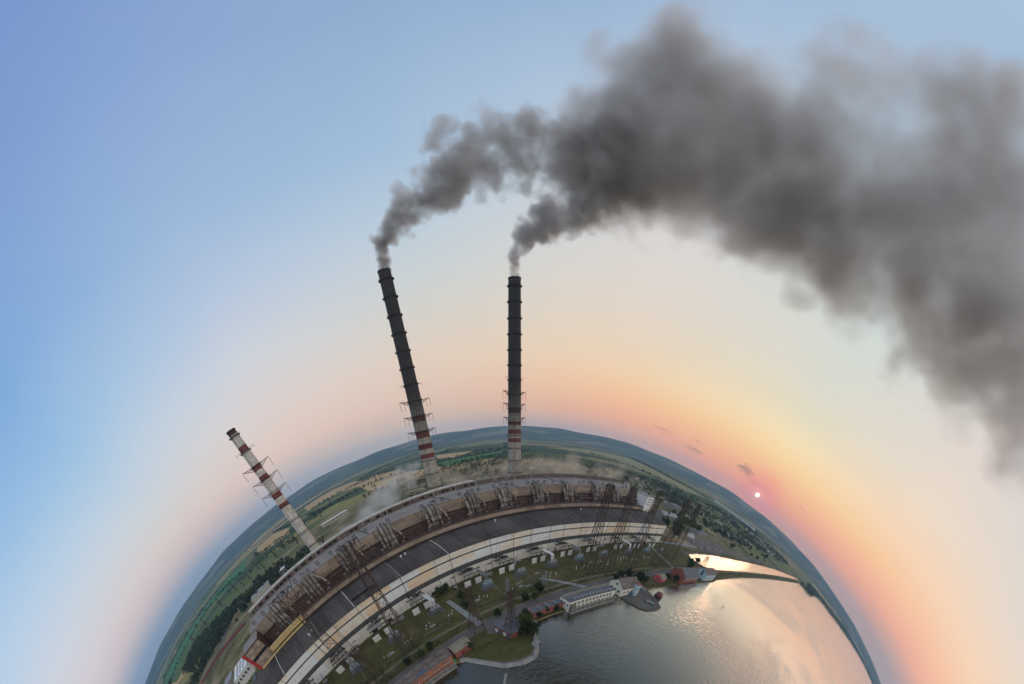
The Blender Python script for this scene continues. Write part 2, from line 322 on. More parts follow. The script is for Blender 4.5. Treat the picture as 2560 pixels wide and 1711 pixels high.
# ------------------------------------------------------------------ terrain
SHORE = [(-400,112),(-60,112),(4,109),(13,104),(35,103),(44,101),(100,103),(117,103),(136,101.5),(187,100),(204,99),(243,98),(297,97),(371,95),
         (439,93),(470,97),(657,96),(895,91),(1340,76),(1985,57),(2027,-39),(2455,-60),(2768,-100),(3184,-383),(3900,-760),(4541,-1144),(4711,-1458),(5500,-3500),(4500,-5500),(0,-6500),
         (-4000,-5000),(-5000,-1500),(-3500,0),(-1500,80)]
SANG = [math.atan2(x, y) % (2*pi) for x, y in SHORE]
_o = sorted(range(len(SHORE)), key=lambda i: SANG[i])
SHO = [SHORE[i] for i in _o]; SHA = [SANG[i] for i in _o]
def shore_r(a):
    a %= 2*pi; n = len(SHO)
    k = n - 1
    for i in range(n):
        if SHA[i] <= a: k = i
    p, q = SHO[k], SHO[(k+1) % n]; d = (sin(a), cos(a)); e = (q[0]-p[0], q[1]-p[1])
    den = d[0]*e[1] - d[1]*e[0]
    return (p[0]*e[1] - p[1]*e[0]) / den if abs(den) > 1e-9 else math.hypot(*p)
def smooth(a, b, x):
    t = min(1, max(0, (x-a)/(b-a))); return t*t*(3-2*t)
def ridge(a):   # angle of the far ridge line over the flat horizon, by picture azimuth
    z = math.degrees(a - AXIS); z = (z + 180) % 360 - 180
    pts = [(-180,0.5),(-90,0.55),(-69,0.7),(-50,1.05),(-38,1.2),(-28,1.0),(-15,0.9),(0,1.1),(10,1.05),(20,0.9),(30,0.75),(40,0.9),(50,0.6),(60,0.4),(70,0.15),(90,0.3),(180,0.5)]
    for (x0,y0),(x1,y1) in zip(pts[:-1], pts[1:]):
        if x0 <= z <= x1: return y0 + (y1-y0)*(z-x0)/(x1-x0)
    return 0.6
def bumps(a, r):
    return (sin(a*23+r*0.0011)+sin(a*41+1.3-r*0.0007)*0.6+sin(a*67+r*0.0023+2)*0.4)/2
def land_z(a, r):
    h = 100 + math.tan(R_(ridge(a)))*9600 - 30
    z = h*smooth(6900, 9700, r)**1.5*(1+0.10*bumps(a, r)) + 14*smooth(4200, 6000, r)*bumps(a*1.7, r*1.9)*(1-smooth(6500,9000,r))
    z += (22*math.exp(-((r-7200)/420)**2)*(0.55+0.45*bumps(a*0.9+1, r)) + 40*math.exp(-((r-8400)/430)**2)*(0.5+0.5*bumps(a*1.3+2, r)))*min(1, ridge(a))
    d = r - shore_r(a)
    if r > 1500: z *= smooth(0, 900, d)
    return max(z, 0.0) - 150*smooth(9900, 11000, r)
angs = sorted(set([round(i*pi/360, 5) for i in range(720)] + [round(a, 5) for a in SHA]))
NK = 64; gv = []; gf = []
for a in angs:
    r0 = shore_r(a)
    gv.append((r0*sin(a)*0.995, r0*cos(a)*0.995, -2.5))
    for k in range(NK):
        r = r0*(11000/r0)**(k/(NK-1)); gv.append((r*sin(a), r*cos(a), land_z(a, r) if k else -0.4))
na = len(angs); st = NK+1
for i in range(na):
    j = (i+1) % na
    for k in range(NK): gf.append((i*st+k, i*st+k+1, j*st+k+1, j*st+k))
gm = bpy.data.materials.new('countryside'); gm.use_nodes = True; t = gm.node_tree; b = t.nodes['Principled BSDF']; b.inputs['Roughness'].default_value = 0.95; b.inputs['Specular IOR Level'].default_value = 0.1
tcn = N(t, 'ShaderNodeTexCoord'); pos = tcn.outputs['Object']
ln = N(t, 'ShaderNodeVectorMath', operation='LENGTH'); t.links.new(pos, ln.inputs[0])
wn = N(t, 'ShaderNodeTexNoise'); wn.inputs['Scale'].default_value = 0.004; wn.inputs['Detail'].default_value = 3; t.links.new(pos, wn.inputs['Vector'])
wv = N(t, 'ShaderNodeVectorMath', operation='MULTIPLY_ADD'); t.links.new(wn.outputs['Color'], wv.inputs[0]); wv.inputs[1].default_value = (90,90,0); t.links.new(pos, wv.inputs[2])
mp = N(t, 'ShaderNodeMapping'); mp.inputs['Scale'].default_value = (0.0011, 0.0030, 1); mp.inputs['Rotation'].default_value = (0,0,0.35); t.links.new(wv.outputs[0], mp.inputs[0])
vo = N(t, 'ShaderNodeTexVoronoi'); vo.voronoi_dimensions = '2D'; vo.distance = 'CHEBYCHEV'; vo.inputs['Scale'].default_value = 1.0; vo.inputs['Randomness'].default_value = 0.85; t.links.new(mp.outputs[0], vo.inputs['Vector'])
sepc = N(t, 'ShaderNodeSeparateColor'); t.links.new(vo.outputs['Color'], sepc.inputs[0])
fcol = RAMP(t, sepc.outputs[0], [(0.0,(0.045,0.072,0.026)),(0.20,(0.090,0.145,0.042)),(0.38,(0.065,0.090,0.032)),(0.52,(0.17,0.170,0.062)),(0.64,(0.38,0.28,0.13)),(0.78,(0.034,0.060,0.024)),(0.88,(0.27,0.21,0.10))], 'CONSTANT')
n1 = N(t, 'ShaderNodeTexNoise'); n1.inputs['Scale'].default_value = 0.016; n1.inputs['Detail'].default_value = 10; n1.inputs['Roughness'].default_value = 0.7; t.links.new(pos, n1.inputs['Vector'])
fcol = MIX(t, MAPR(t, n1.outputs[0], 0.38, 0.7), fcol, MIX(t, 0.5, fcol, (0.020,0.032,0.014)))
near = RAMP(t, n1.outputs[0], [(0.30,(0.040,0.050,0.019)),(0.42,(0.090,0.095,0.036)),(0.53,(0.18,0.15,0.075)),(0.66,(0.36,0.28,0.19))])
n3 = N(t, 'ShaderNodeTexNoise'); n3.inputs['Scale'].default_value = 0.0035; n3.inputs['Detail'].default_value = 5; t.links.new(pos, n3.inputs['Vector'])
wood = MIX(t, MAPR(t, n1.outputs[0], 0.3, 0.7), (0.014,0.026,0.012), (0.036,0.055,0.022))
fcol = MIX(t, MAPR(t, n3.outputs[0], 0.60, 0.63), fcol, wood)
gc = MIX(t, MAPR(t, ln.outputs['Value'], 900, 1350), near, fcol)
mp4 = N(t, 'ShaderNodeMapping'); mp4.inputs['Scale'].default_value = (0.0013,0.0028,1); mp4.inputs['Rotation'].default_value = (0,0,-0.5); t.links.new(wv.outputs[0], mp4.inputs[0])
vo4 = N(t, 'ShaderNodeTexVoronoi'); vo4.voronoi_dimensions = '2D'; vo4.inputs['Scale'].default_value = 1.0; t.links.new(mp4.outputs[0], vo4.inputs['Vector'])
sp4 = N(t, 'ShaderNodeSeparateColor'); t.links.new(vo4.outputs['Color'], sp4.inputs[0])
farc = RAMP(t, sp4.outputs[1], [(0.0,(0.018,0.030,0.016)),(0.28,(0.060,0.075,0.030)),(0.46,(0.022,0.036,0.018)),(0.64,(0.17,0.145,0.085)),(0.74,(0.024,0.040,0.019)),(0.86,(0.09,0.095,0.045))], 'CONSTANT')
gc = MIX(t, MAPR(t, ln.outputs['Value'], 4800, 6200, 0., 0.9), gc, farc)
t.links.new(gc, b.inputs['Base Color'])
ground = MB(); ground.v = gv; ground.f = gf
struct(ground.build('ground', gm, smooth=True))

wm = bpy.data.materials.new('lake_water'); wm.use_nodes = True; t = wm.node_tree; t.nodes.clear()
tcn = N(t, 'ShaderNodeTexCoord')
mp = N(t, 'ShaderNodeMapping'); mp.inputs['Scale'].default_value = (0.5, 1.0, 1); mp.inputs['Rotation'].default_value = (0,0,-0.75); t.links.new(tcn.outputs['Object'], mp.inputs[0])
n1 = N(t, 'ShaderNodeTexNoise'); n1.inputs['Scale'].default_value = 0.34; n1.inputs['Detail'].default_value = 4; n1.inputs['Roughness'].default_value = 0.6; n1.inputs['Distortion'].default_value = 0.8; t.links.new(mp.outputs[0], n1.inputs['Vector'])
n2 = N(t, 'ShaderNodeTexNoise'); n2.inputs['Scale'].default_value = 0.006; n2.inputs['Detail'].default_value = 4; n2.inputs['Distortion'].default_value = 1.2; t.links.new(mp.outputs[0], n2.inputs['Vector'])
bn = N(t, 'ShaderNodeBump'); bn.inputs['Distance'].default_value = 1.3
t.links.new(MAPR(t, n2.outputs[0], 0.38, 0.62, 0.12, 0.60), bn.inputs['Strength']); t.links.new(n1.outputs[0], bn.inputs['Height'])
fr = N(t, 'ShaderNodeFresnel'); fr.inputs['IOR'].default_value = 1.36; t.links.new(bn.outputs[0], fr.inputs['Normal'])
df = N(t, 'ShaderNodeBsdfDiffuse'); df.inputs['Color'].default_value = (0.024,0.024,0.013,1)
gl = N(t, 'ShaderNodeBsdfGlossy'); gl.inputs['Color'].default_value = (1.0,0.96,0.90,1); gl.inputs['Roughness'].default_value = 0.16; t.links.new(bn.outputs[0], gl.inputs['Normal'])
mx = N(t, 'ShaderNodeMixShader'); t.links.new(M(t, 'MULTIPLY', fr.outputs[0], 3.9, clamp=True), mx.inputs[0]); t.links.new(df.outputs[0], mx.inputs[1]); t.links.new(gl.outputs[0], mx.inputs[2])
ow = N(t, 'ShaderNodeOutputMaterial'); t.links.new(mx.outputs[0], ow.inputs[0])
lake = MB(); lake.poly([(7000*cos(2*pi*i/96), -1200+7000*sin(2*pi*i/96)) for i in range(96)], -1.0)
struct(lake.build('lake', wm))
pm = wm.copy(); pm.name = 'pond_water'
for n in pm.node_tree.nodes:
    if n.type == 'BUMP': n.inputs['Distance'].default_value = 0.3
POND = [(472,158),(513,161),(595,160),(731,153),(954,147),(1352,136),(1839,108),(2250,75),(1667,92),(951,108),(614,115),(511,118),(470,126),(460,147)]
pond = MB(); pond.poly(POND, 0.35); struct(pond.build('pond', pm))
# raised banks round the pond
def strip(pts, w, z0, z1):
    m = MB()
    for i in range(len(pts)):
        p = Vector(pts[i]); q = Vector(pts[min(i+1, len(pts)-1)]); o = Vector(pts[max(i-1,0)]); d = (q-o).normalized(); nrm = Vector((-d.y, d.x))
        for s_, z in ((-1,z0),(-0.45,z1),(0.45,z1),(1,z0)): m.v.append((*(p+nrm*w*s_*0.5), z))
        if i:
            b0 = (i-1)*4
            for k in range(3): m.f.append((b0+k, b0+4+k, b0+5+k, b0+k+1))
    return m
struct(strip([(452,160),(480,164),(520,166),(595,165),(731,158),(954,152),(1352,141),(1839,114),(2250,80)], 11, -0.2, 1.1).build('bank', MAT['bank']))
struct(strip([(470,104),(560,105),(657,104),(900,98),(1340,84),(1985,62)], 17, -1.3, 1.2).build('bank', MAT['grass']))
struct(strip([(463,120),(458,133),(455,148)], 8, -0.2, 1.0).build('bank', MAT['bank']))

# fields that stand out
def field(pts, c, c2, z, sc=0.01, st_=None, nm='field'):
    m = MB()
    m.poly(pts, z); return struct(m.build(nm, mat('crop', c, 0.95, c2=c2, scale=sc, detail=8, stretch=st_)))
TAN = ((0.50,0.33,0.145),(0.36,0.235,0.105)); GRN = ((0.050,0.185,0.030),(0.032,0.120,0.026)); OLV = ((0.27,0.235,0.06),(0.15,0.145,0.042))
field([(-287,2750),(-252,1701),(-378,1755),(-540,2032),(-687,1898),(-817,1749),(-853,1541),(-1300,1900),(-1380,2380),(-943,2500),(-617,2550)], (0.030,0.185,0.045), (0.018,0.105,0.030), 0.6)
field([(-380,3300),(-1300,2900),(-1500,3400),(-300,3800)], *GRN, 1.2)
field([(-176,1984),(-194,2676),(-39,2663),(49,2009),(31,1534),(-75,1637),(-146,1769)], *TAN, 0.7)
field([(-800,3600),(-156,3700),(144,3650),(195,4100),(-900,4100)], *TAN, 1.5)
field([(-240,1260),(-200,1283),(-134,1351),(-29,1239),(33,1086),(78,1339),(-22,1401),(-163,1348)], *OLV, 0.7)
field([(205,2200),(315,2300),(414,2150),(449,1900),(536,1860),(671,2771),(581,3300),(285,3200)], *TAN, 1.0)
field([(482,2045),(492,1644),(576,1459),(640,1189),(417,1077),(340,1260),(403,1570)], (0.55,0.37,0.16), (0.40,0.27,0.12), 0.9)
field([(120,1560),(240,1480),(330,1250),(250,1120),(100,1250),(60,1420)], *OLV, 0.6)
field([(568,2217),(699,2247),(687,1891),(579,1399),(440,1346),(413,1580)], *TAN, 0.8)
field([(854,4100),(855,3576),(1025,3350),(1700,3600),(1500,4100)], (0.10,0.16,0.05), (0.06,0.10,0.035), 2.0)
field([(1164,2325),(1195,2099),(1242,1964),(933,1646),(923,1822)], *TAN, 0.8)
field([(1900,3600),(3400,4300),(3600,3400),(1980,2630),(1500,2755)], (0.17,0.18,0.062), (0.09,0.105,0.04), 2.2)
field([(745,1479),(937,1487),(1232,1638),(1033,1375),(749,1193),(615,1194)], *GRN, 0.8)
field([(1838,1959),(2892,2453),(3700,2464),(2615,1298),(2610,971),(1764,858),(1986,1304),(2033,1717)], (0.28,0.245,0.095), (0.15,0.14,0.055), 1.0)
field([(-600,1180),(-430,1010),(-360,900),(-430,880),(-620,1080)], *OLV, 0.6)
field([(-1000,1900),(-853,1541),(-700,1300),(-800,1200),(-1100,1600)], *TAN, 0.6)

field([(-1450,2500),(-2200,2600),(-2500,3000),(-1500,2800)], *TAN, 1.3)
field([(-300,3380),(-1300,3440),(-1450,3620),(-280,3560)], *TAN, 1.8)
field([(-1000,1650),(-1500,2050),(-1700,2000),(-1100,1500)], *TAN, 1.0)
field([(-360,2900),(-900,2860),(-980,2960),(-350,3040)], *OLV, 1.6)
field([(-620,1260),(-480,1130),(-560,1100),(-760,1290)], *TAN, 1.0)
field([(-2600,3300),(-1700,3150),(-1600,3400),(-2700,3700)], *GRN, 1.6)
field([(-1900,2200),(-2500,2350),(-2900,2200),(-2000,1950)], *GRN, 1.2)

# yard, roads and paths
def sheet(name, pts, m_, z): return struct(MB().poly(pts, z).build(name, m_))
sheet('lawn', [(-140,127),(470,127),(470,190),(-140,190)], MAT['grass'], 0.05)
sheet('lawn', [(45,103.2),(100,103.4),(135,101.8),(243,98.5),(440,94),(462,100),(455,117),(45,118)], MAT['grass'], 0.05)
sheet('road', [(-140,119),(310,117),(470,118),(470,124),(300,124),(-140,127.5)], MAT['asphalt'], 0.11)
sheet('path', [(-140,139),(31,135.2),(68,134.2),(150,131.6),(240,130),(300,129),(362,123),(362,125.5),(300,131.5),(240,132.6),(150,134),(68,136.6),(31,137.8),(-140,142)], MAT['dirtpath'], 0.15)
sheet('path', [(66,124),(71.5,124),(71.5,171),(67.5,171)], MAT['pave'], 0.19)
sheet('path', [(352,124),(356,124),(386,190),(382,190)], MAT['pave'], 0.19)
sheet('path', [(170,120),(177,120),(150,150),(146,150)], MAT['pave'], 0.19)
sheet('pavement', [(75,104),(100,106),(104,122),(72,122),(66,112)], MAT['asphalt'], 0.15)
sheet('pavement', [(560,172),(640,168),(780,176),(900,165),(1050,162),(1700,147),(1700,152),(1050,170),(790,190),(760,216),(670,228),(566,214)], MAT['asphalt'], 0.5)
sheet('road', [(400,200),(447,188),(561,180),(566,187),(447,196),(400,210)], MAT['pave'], 0.3)
sheet('road', [(-420,640),(-247,690),(-229,880),(-180,1000),(-190,1005),(-245,890),(-262,702),(-430,652)], MAT['asphalt'], 0.3)
sheet('pavement', [(190,101),(206,100),(216,96),(244,98),(236,120),(196,118)], MAT['pave'], 0.19)
# kerbs
for y0, y1, nm in ((118.9,118.65,'kerb'),):
    struct(MB().box(-140, 300, y1-1.2, y0-1.0, 0, 0.14).build(nm, MAT['concrete']))
# the two spits of land that run out into the lake
SPIT1 = [(38,103),(41,102),(48,91),(56,80),(66,75),(76,74.5),(82,79),(88,87),(96,99),(102,104),(104,108),(38,108)]
sp = MB().slab(SPIT1, -2.5, 0.0).build('ground', MAT['bank']); struct(sp)
inner = [(70+(x-70)*0.88, 93+(y-93)*0.80) for x, y in SPIT1]
struct(MB().poly(inner, 0.06).build('lawn', MAT['grass']))
kw = MB()
for a, c in zip(SPIT1[:9], SPIT1[1:10]):   # concrete revetment round the spit
    d = Vector((c[0]-a[0], c[1]-a[1])).normalized(); nn = Vector((d.y, -d.x))*1.6
    kw.add([(a[0],a[1],0.25),(c[0],c[1],0.25),(c[0]+nn.x,c[1]+nn.y,-1.2),(a[0]+nn.x,a[1]+nn.y,-1.2),(a[0]-nn.x,a[1]-nn.y,0.25),(c[0]-nn.x,c[1]-nn.y,0.25)], [(0,1,2,3),(4,5,1,0)])
struct(kw.build('pavement', MAT['concrete']))
SPIT2 = [(196,101),(197,91),(201,79),(208,73.5),(222,71.5),(231,72),(238,82),(243,98),(240,104),(196,104)]
struct(MB().slab(SPIT2, -2.5, 0.1).build('ground', MAT['bank']))
struct(MB().poly([(219+(x-219)*0.86, 88+(y-88)*0.86) for x, y in SPIT2], 0.24).build('pavement', MAT['asphalt']))

# ------------------------------------------------------------------ chimneys
def chimney_mat(name, bands, soot0, soot1, base=(0.56,0.52,0.45)):
    m = bpy.data.materials.new(name); m.use_nodes = True; t = m.node_tree; b = t.nodes['Principled BSDF']; b.inputs['Roughness'].default_value = 0.85
    tcn = N(t, 'ShaderNodeTexCoord'); s = N(t, 'ShaderNodeSeparateXYZ'); t.links.new(tcn.outputs['Object'], s.inputs[0]); z = s.outputs[2]
    mp = N(t, 'ShaderNodeMapping'); mp.inputs['Scale'].default_value = (1.2,1.2,0.10); t.links.new(tcn.outputs['Object'], mp.inputs[0])
    n = N(t, 'ShaderNodeTexNoise'); n.inputs['Scale'].default_value = 0.9; n.inputs['Detail'].default_value = 8; n.inputs['Roughness'].default_value = 0.7; t.links.new(mp.outputs[0], n.inputs['Vector'])
    n2 = N(t, 'ShaderNodeTexNoise'); n2.inputs['Scale'].default_value = 0.28; n2.inputs['Detail'].default_value = 7; t.links.new(tcn.outputs['Object'], n2.inputs['Vector'])
    c = MIX(t, MAPR(t, n2.outputs[0], 0.35, 0.7), base, tuple(x*0.72 for x in base))
    red = None
    for z0, z1 in bands:
        k = M(t, 'MULTIPLY', M(t, 'GREATER_THAN', z, z0), M(t, 'LESS_THAN', z, z1)); red = k if red is None else M(t, 'ADD', red, k)
    c = MIX(t, red, c, MIX(t, MAPR(t, n.outputs[0], 0.3, 0.75), (0.14,0.030,0.024), (0.24,0.085,0.065)))
    # dirt that runs down below every platform
    rz = M(t, 'FRACT', M(t, 'DIVIDE', M(t, 'SUBTRACT', z, 8.3), 14.75))
    run = M(t, 'MULTIPLY', MAPR(t, rz, 0.45, 1.0), MAPR(t, n.outputs[0], 0.48, 0.66))
    c = MIX(t, M(t, 'MULTIPLY', run, 0.7), c, (0.11,0.08,0.065))
    ln_ = M(t, 'LESS_THAN', M(t, 'FRACT', M(t, 'DIVIDE', z, 2.46)), 0.07)
    c = MIX(t, M(t, 'MULTIPLY', ln_, 0.35), c, (0.16,0.13,0.11))
    soot = MAPR(t, M(t, 'ADD', z, M(t, 'MULTIPLY', M(t, 'SUBTRACT', n.outputs[0], 0.5), 75.)), soot0, soot1)
    c = MIX(t, M(t, 'MULTIPLY', soot, 0.95), c, MIX(t, MAPR(t, n2.outputs[0], 0.35, 0.7), (0.011,0.010,0.010), (0.028,0.025,0.023)))
    t.links.new(c, b.inputs['Base Color']); return m
def lattice_arm(x0, x1, zc, half, depth):
    """triangular bracket reaching from x0 (wide) to x1 (tip)"""
    m = MB(); T = (x1, 0, zc + depth*0.35)
    for y in (-half, half):
        m.bar((x0, y, zc), T, 0.22); m.bar((x0, y, zc-depth), T, 0.22)
        for k in range(4):
            f0, f1 = k/4., (k+0.5)/4.
            L = lambda f, z0: (x0+(x1-x0)*f, y*(1-f), z0+(T[2]-z0)*f)
            m.bar(L(f0, zc), L(f1, zc-depth), 0.13); m.bar(L(f1, zc-depth), L((k+1)/4., zc), 0.13)
    for k in range(4):
        f = k/4.; xx = x0+(x1-x0)*f; m.bar((xx, -half*(1-f), zc-(depth)*(1-f)+ (T[2]-zc)*f), (xx, half*(1-f), zc-(depth)*(1-f)+(T[2]-zc)*f), 0.12)
    return m
def chimney(label, X, Y, h, rb_, rt, bands, soot, rings, arms, reach, base=(0.56,0.52,0.45)):
    t_ = thing('chimney', label, 'chimney', (X, Y, 0))
    rad = lambda z: rb_ + (rt-rb_)*(z/h)**0.85
    prof = [(rad(h*i/60), h*i/60) for i in range(61)]
    MB().lathe(prof, 48).build('shaft', chimney_mat('chimney_paint', bands, *soot, base), t_, smooth=True)
    cap = MB().lathe([(rt+0.02,h-0.2),(rt+0.35,h-0.2),(rt+0.35,h+0.5),(rt-0.7,h+0.5),(rt-0.8,h-14)], 48)
    for i in range(12):
        a = 2*pi*i/12; cap.cyl((cos(a)*(rt-0.2), sin(a)*(rt-0.2), h+0.5), (cos(a)*(rt-0.2), sin(a)*(rt-0.2), h+0.9+0.5*random.random()), 0.5, 0.35, n=6)
    cap.build('cap', MAT['blackish'], t_)
    for z in rings:
        r = rad(z); o = MB().lathe([(r-0.1,z-0.25),(r+1.15,z-0.25),(r+1.15,z+0.05),(r-0.1,z+0.05)], 40)
        for i in range(20):
            a = 2*pi*i/20; b_ = 2*pi*(i+1)/20; p = lambda q, zz: ((r+1.1)*cos(q), (r+1.1)*sin(q), zz)
            o.bar(p(a, z), p(a, z+1.2), 0.07); o.bar(p(a, z+1.2), p(b_, z+1.2), 0.07)
            if i % 2 == 0: o.bar((r*cos(a), r*sin(a), z-1.4), p(a, z-0.2), 0.12)
        o.build('platform', MAT['darksteel'], t_)
    ld = MB(); aa = -2.2
    for s in (-0.3, 0.3):
        ld.path([((rad(z)+0.35)*cos(aa)+s*-sin(aa), (rad(z)+0.35)*sin(aa)+s*cos(aa), z) for z in np.linspace(4, h-1, 14)], 0.06, n=4)
    ld.build('ladder', MAT['darksteel'], t_)
    for z in arms:
        for s in (-1, 1):
            a = lattice_arm(s*(rad(z)-0.1), s*reach, z, 2.2, 3.0).build('bracket', MAT['darksteel'], t_)
            for q in ((1.0, 0.55) if reach > 13 else (1.0,)):
                xx = s*(rad(z)+(reach-rad(z))*q)
                MB().path([(xx, 0, z+0.9), (xx, 0, z-7.5)], 0.16, n=5).build('insulator_string', MAT['darksteel'], a)
    # small beacon bracket
    zb = arms[0]+14.5
    MB().bar((-rad(zb)-4.5, 0, zb), (rad(zb)+4.5, 0, zb), 0.18).bar((-rad(zb)-4.5, 0, zb+0.9), (rad(zb)+4.5, 0, zb+0.9), 0.14).bar((-rad(zb)-4.5,0,zb-1.5),(-rad(zb)-4.5,0,zb+1),0.14).bar((rad(zb)+4.5,0,zb-1.5),(rad(zb)+4.5,0,zb+1),0.14).build('beacon_bracket', MAT['darksteel'], t_)
    return t_
RINGS = [8.3+14.75*k for k in range(1, 16)] + [243.5]
chimney('upright tall smokestack, sooty black above and red banded grey below', 277.6, 346.5, 250, 9.3, 5.1, [(88.8,93.3),(98.3,103.2),(108.1,111.7),(121,127)], (72,150), RINGS, [143.6,131,116], 15, (0.44,0.40,0.34))
chimney('tall smokestack with grime-streaked red bands between the other two chimneys', 169.3, 355.8, 250, 9.0, 4.5, [(84,88.8),(93.3,99),(105,112),(121,127)], (78,150), RINGS, [141,126.5,112], 15, (0.48,0.44,0.37))
chimney('shorter white smokestack with dark red bands, not smoking', 17.8, 350.5, 175, 6.7, 3.45, [(99.8,104.1),(109.6,114.6),(127.9,132.7),(138,142.6),(156.2,161),(171.8,176)], (165,178), [26,41,56,71,85.8,101,116.3,129,142.2,155.8,170.4], [142.2,129,116.3], 12.3, (0.70,0.67,0.60))

# ------------------------------------------------------------------ turbine hall
HX0, HX1, HY = -150., 424., 191.4
hall = thing('turbine_hall', 'long pale turbine hall with dark roof and two dark window bands', 'building', (0,0,0))
MB().box(HX0, HX1, HY+0.25, 220.4, 0, 26.6).build('wall', MAT['concrete'], hall)
rf = MB()
prof = [(HY-0.5,26.75),(HY-0.5,27.1),(196,28.6),(203,30.6),(212,32.4),(220.6,33.2),(220.6,26.75)]
n = len(prof); rf.add([(HX0-0.4,y,z) for y, z in prof]+[(HX1+0.4,y,z) for y, z in prof], [(i,(i+1)%n,n+(i+1)%n,n+i) for i in range(n)]+[tuple(range(n)),tuple(reversed(range(n,2*n)))])
roof = rf.build('roof', MAT['roof'], hall)
for x in (-106,-62.5,-24,8,48,89,132,172,214,238,282,327,372,415):
    w = 0.35 if x in (8,-62.5,89,238,327,415) else 0.12
    m = MB(); pts = [(x, y, z+0.06) for y, z in prof[1:6]]
    m.path(pts, w, n=6).build('roof_seam', MAT['palecoping'] if x < 100 else MAT['darksteel'], roof)
for x, y in ((-118,206),(-112,205),(-109,207),(-30,200),(-27,201),(60,213),(64,213.5),(150,214),(260,214)):
    z = 26.9+(y-HY)*0.21+1.2; MB().cyl((x,y,z-0.8),(x,y,z+1.4),0.45,0.45,8).cyl((x,y,z+1.4),(x,y,z+1.8),0.8,0.3,8).build('roof_cowl', MAT['white'], roof)
MB().box(9,30,197,216,28.8,28.9).build('roof_patch', MAT['roof'], roof).location = (0,0,2.0)
BAY = (HX1-HX0)/46; cp = {}
def panel_mesh(w, h, m_, key, d=0.28):
    if key not in cp: cp[key] = MB().box(0.06, w-0.06, -d, 0, 0.05, h-0.05).mesh('cladding_panel', m_)
    return cp[key]
def clad(x):    # the cladding differs along the hall
    for x0, x1, k in ((-62,-34,'white_clad'),(-12,2,'peach'),(16,38,'peach'),(38,56,'white_clad'),(58,78,'peach'),(120,150,'white_clad'),(176,214,'white_clad'),(300,330,'peach'),(352,378,'white_clad')):
        if x0 <= x+BAY/2 < x1: return k
    return 'cream'
rows = [(21.95,2.55),(24.5,2.25)], [(13.75,3.6),(17.35,3.5)]
for i in range(46):
    x = HX0+i*BAY
    for q_, rr in enumerate(rows):
        k = clad(x+q_*9)
        for z, h in rr:
            inst('cladding_panel', panel_mesh(BAY, h, MAT[k], (k, h)), hall, (x, HY+0.24+random.uniform(-0.05,0.05), z))
    for z, h in ((0.4,4.7),(5.1,4.8)):
        kk = 'white_clad' if -75 < x < -45 else 'lowclad'
        inst('cladding_panel', panel_mesh(BAY, h, MAT[kk], (kk, h)), hall, (x, HY+0.24+random.uniform(-0.05,0.05), z))
    # thin upper window strip and deep lower one with its glazing bars
    for z0, z1, rws, cls in ((20.87,21.93,1,6),(9.92,13.73,3,12)):
        if (z0,'g') not in cp:
            cp[(z0,'g')] = MB().box(0, BAY, -0.02, 0.1, z0, z1).mesh('window', MAT['glass'])
            f = MB()
            for c in range(cls+1): f.box(BAY*c/cls-0.06, BAY*c/cls+0.06, -0.16, -0.03, z0, z1)
            for r in range(rws+1): f.box(0, BAY, -0.18, -0.04, z0+(z1-z0)*r/rws-0.06, z0+(z1-z0)*r/rws+0.06)
            cp[(z0,'f')] = f.mesh('frame', MAT['mullion'])
        wdw = inst('window', cp[(z0,'g')], hall, (x, HY+0.22, 0)); inst('frame', cp[(z0,'f')], wdw, (0,0,0))
for x in (-131,-95,-68,-31,-12,8.5,47,76,89.5,128,152,172,196,214,240,262,284,327.5,352,386,402):
    MB().path([(x,HY-0.25,26.6),(x,HY-0.25,0.3)], 0.22 if int(x) % 2 else 0.13, n=6).build('downpipe', MAT['darksteel'], hall)
for i in range(22):   # doors, louvres and ledges low on the wall
    x = random.uniform(-120, 415); z = random.choice((0.3, 5.5, 6.4)); w = random.uniform(1.2, 5); MB().box(x, x+w, HY-0.28, HY+0.1, z, z+(random.uniform(2.4,3.6) if z < 1 else random.uniform(0.5,1.2))).build('louvre' if z > 1 else 'door', MAT['darksteel'] if i % 3 else MAT['rust'], hall)

# ------------------------------------------------------------------ gallery along the back of the hall roof
GX0, GX1 = -62., 396.
gal = thing('deaerator_gallery', 'low brown panelled parapet gallery along the back edge of the hall roof', 'gallery', (0,0,0))
MB().box(GX0, GX1, 220.95, 224.6, 0, 38.2).build('wall', MAT['rust'], gal)
GB = (GX1-GX0)/40
for i in range(40):
    inst('cladding_panel', panel_mesh(GB, 3.7, MAT['brown_clad'], 'gal'), gal, (GX0+i*GB, 220.9+random.uniform(-0.08,0.04), 34.7))
MB().box(GX0, GX1, 220.3, 224.9, 38.2, 38.55).build('coping', MAT['rust'], gal)
MB().box(GX0, GX1, 219.2, 220.6, 33.5, 34.3).build('gutter', MAT['darksteel'], gal)
for i in range(60):
    x = GX0+6+i*7.9; MB().box(x, x+0.35, 219.0, 220.7, 32.4, 34.6).build('bracket', MAT['rust'], gal)

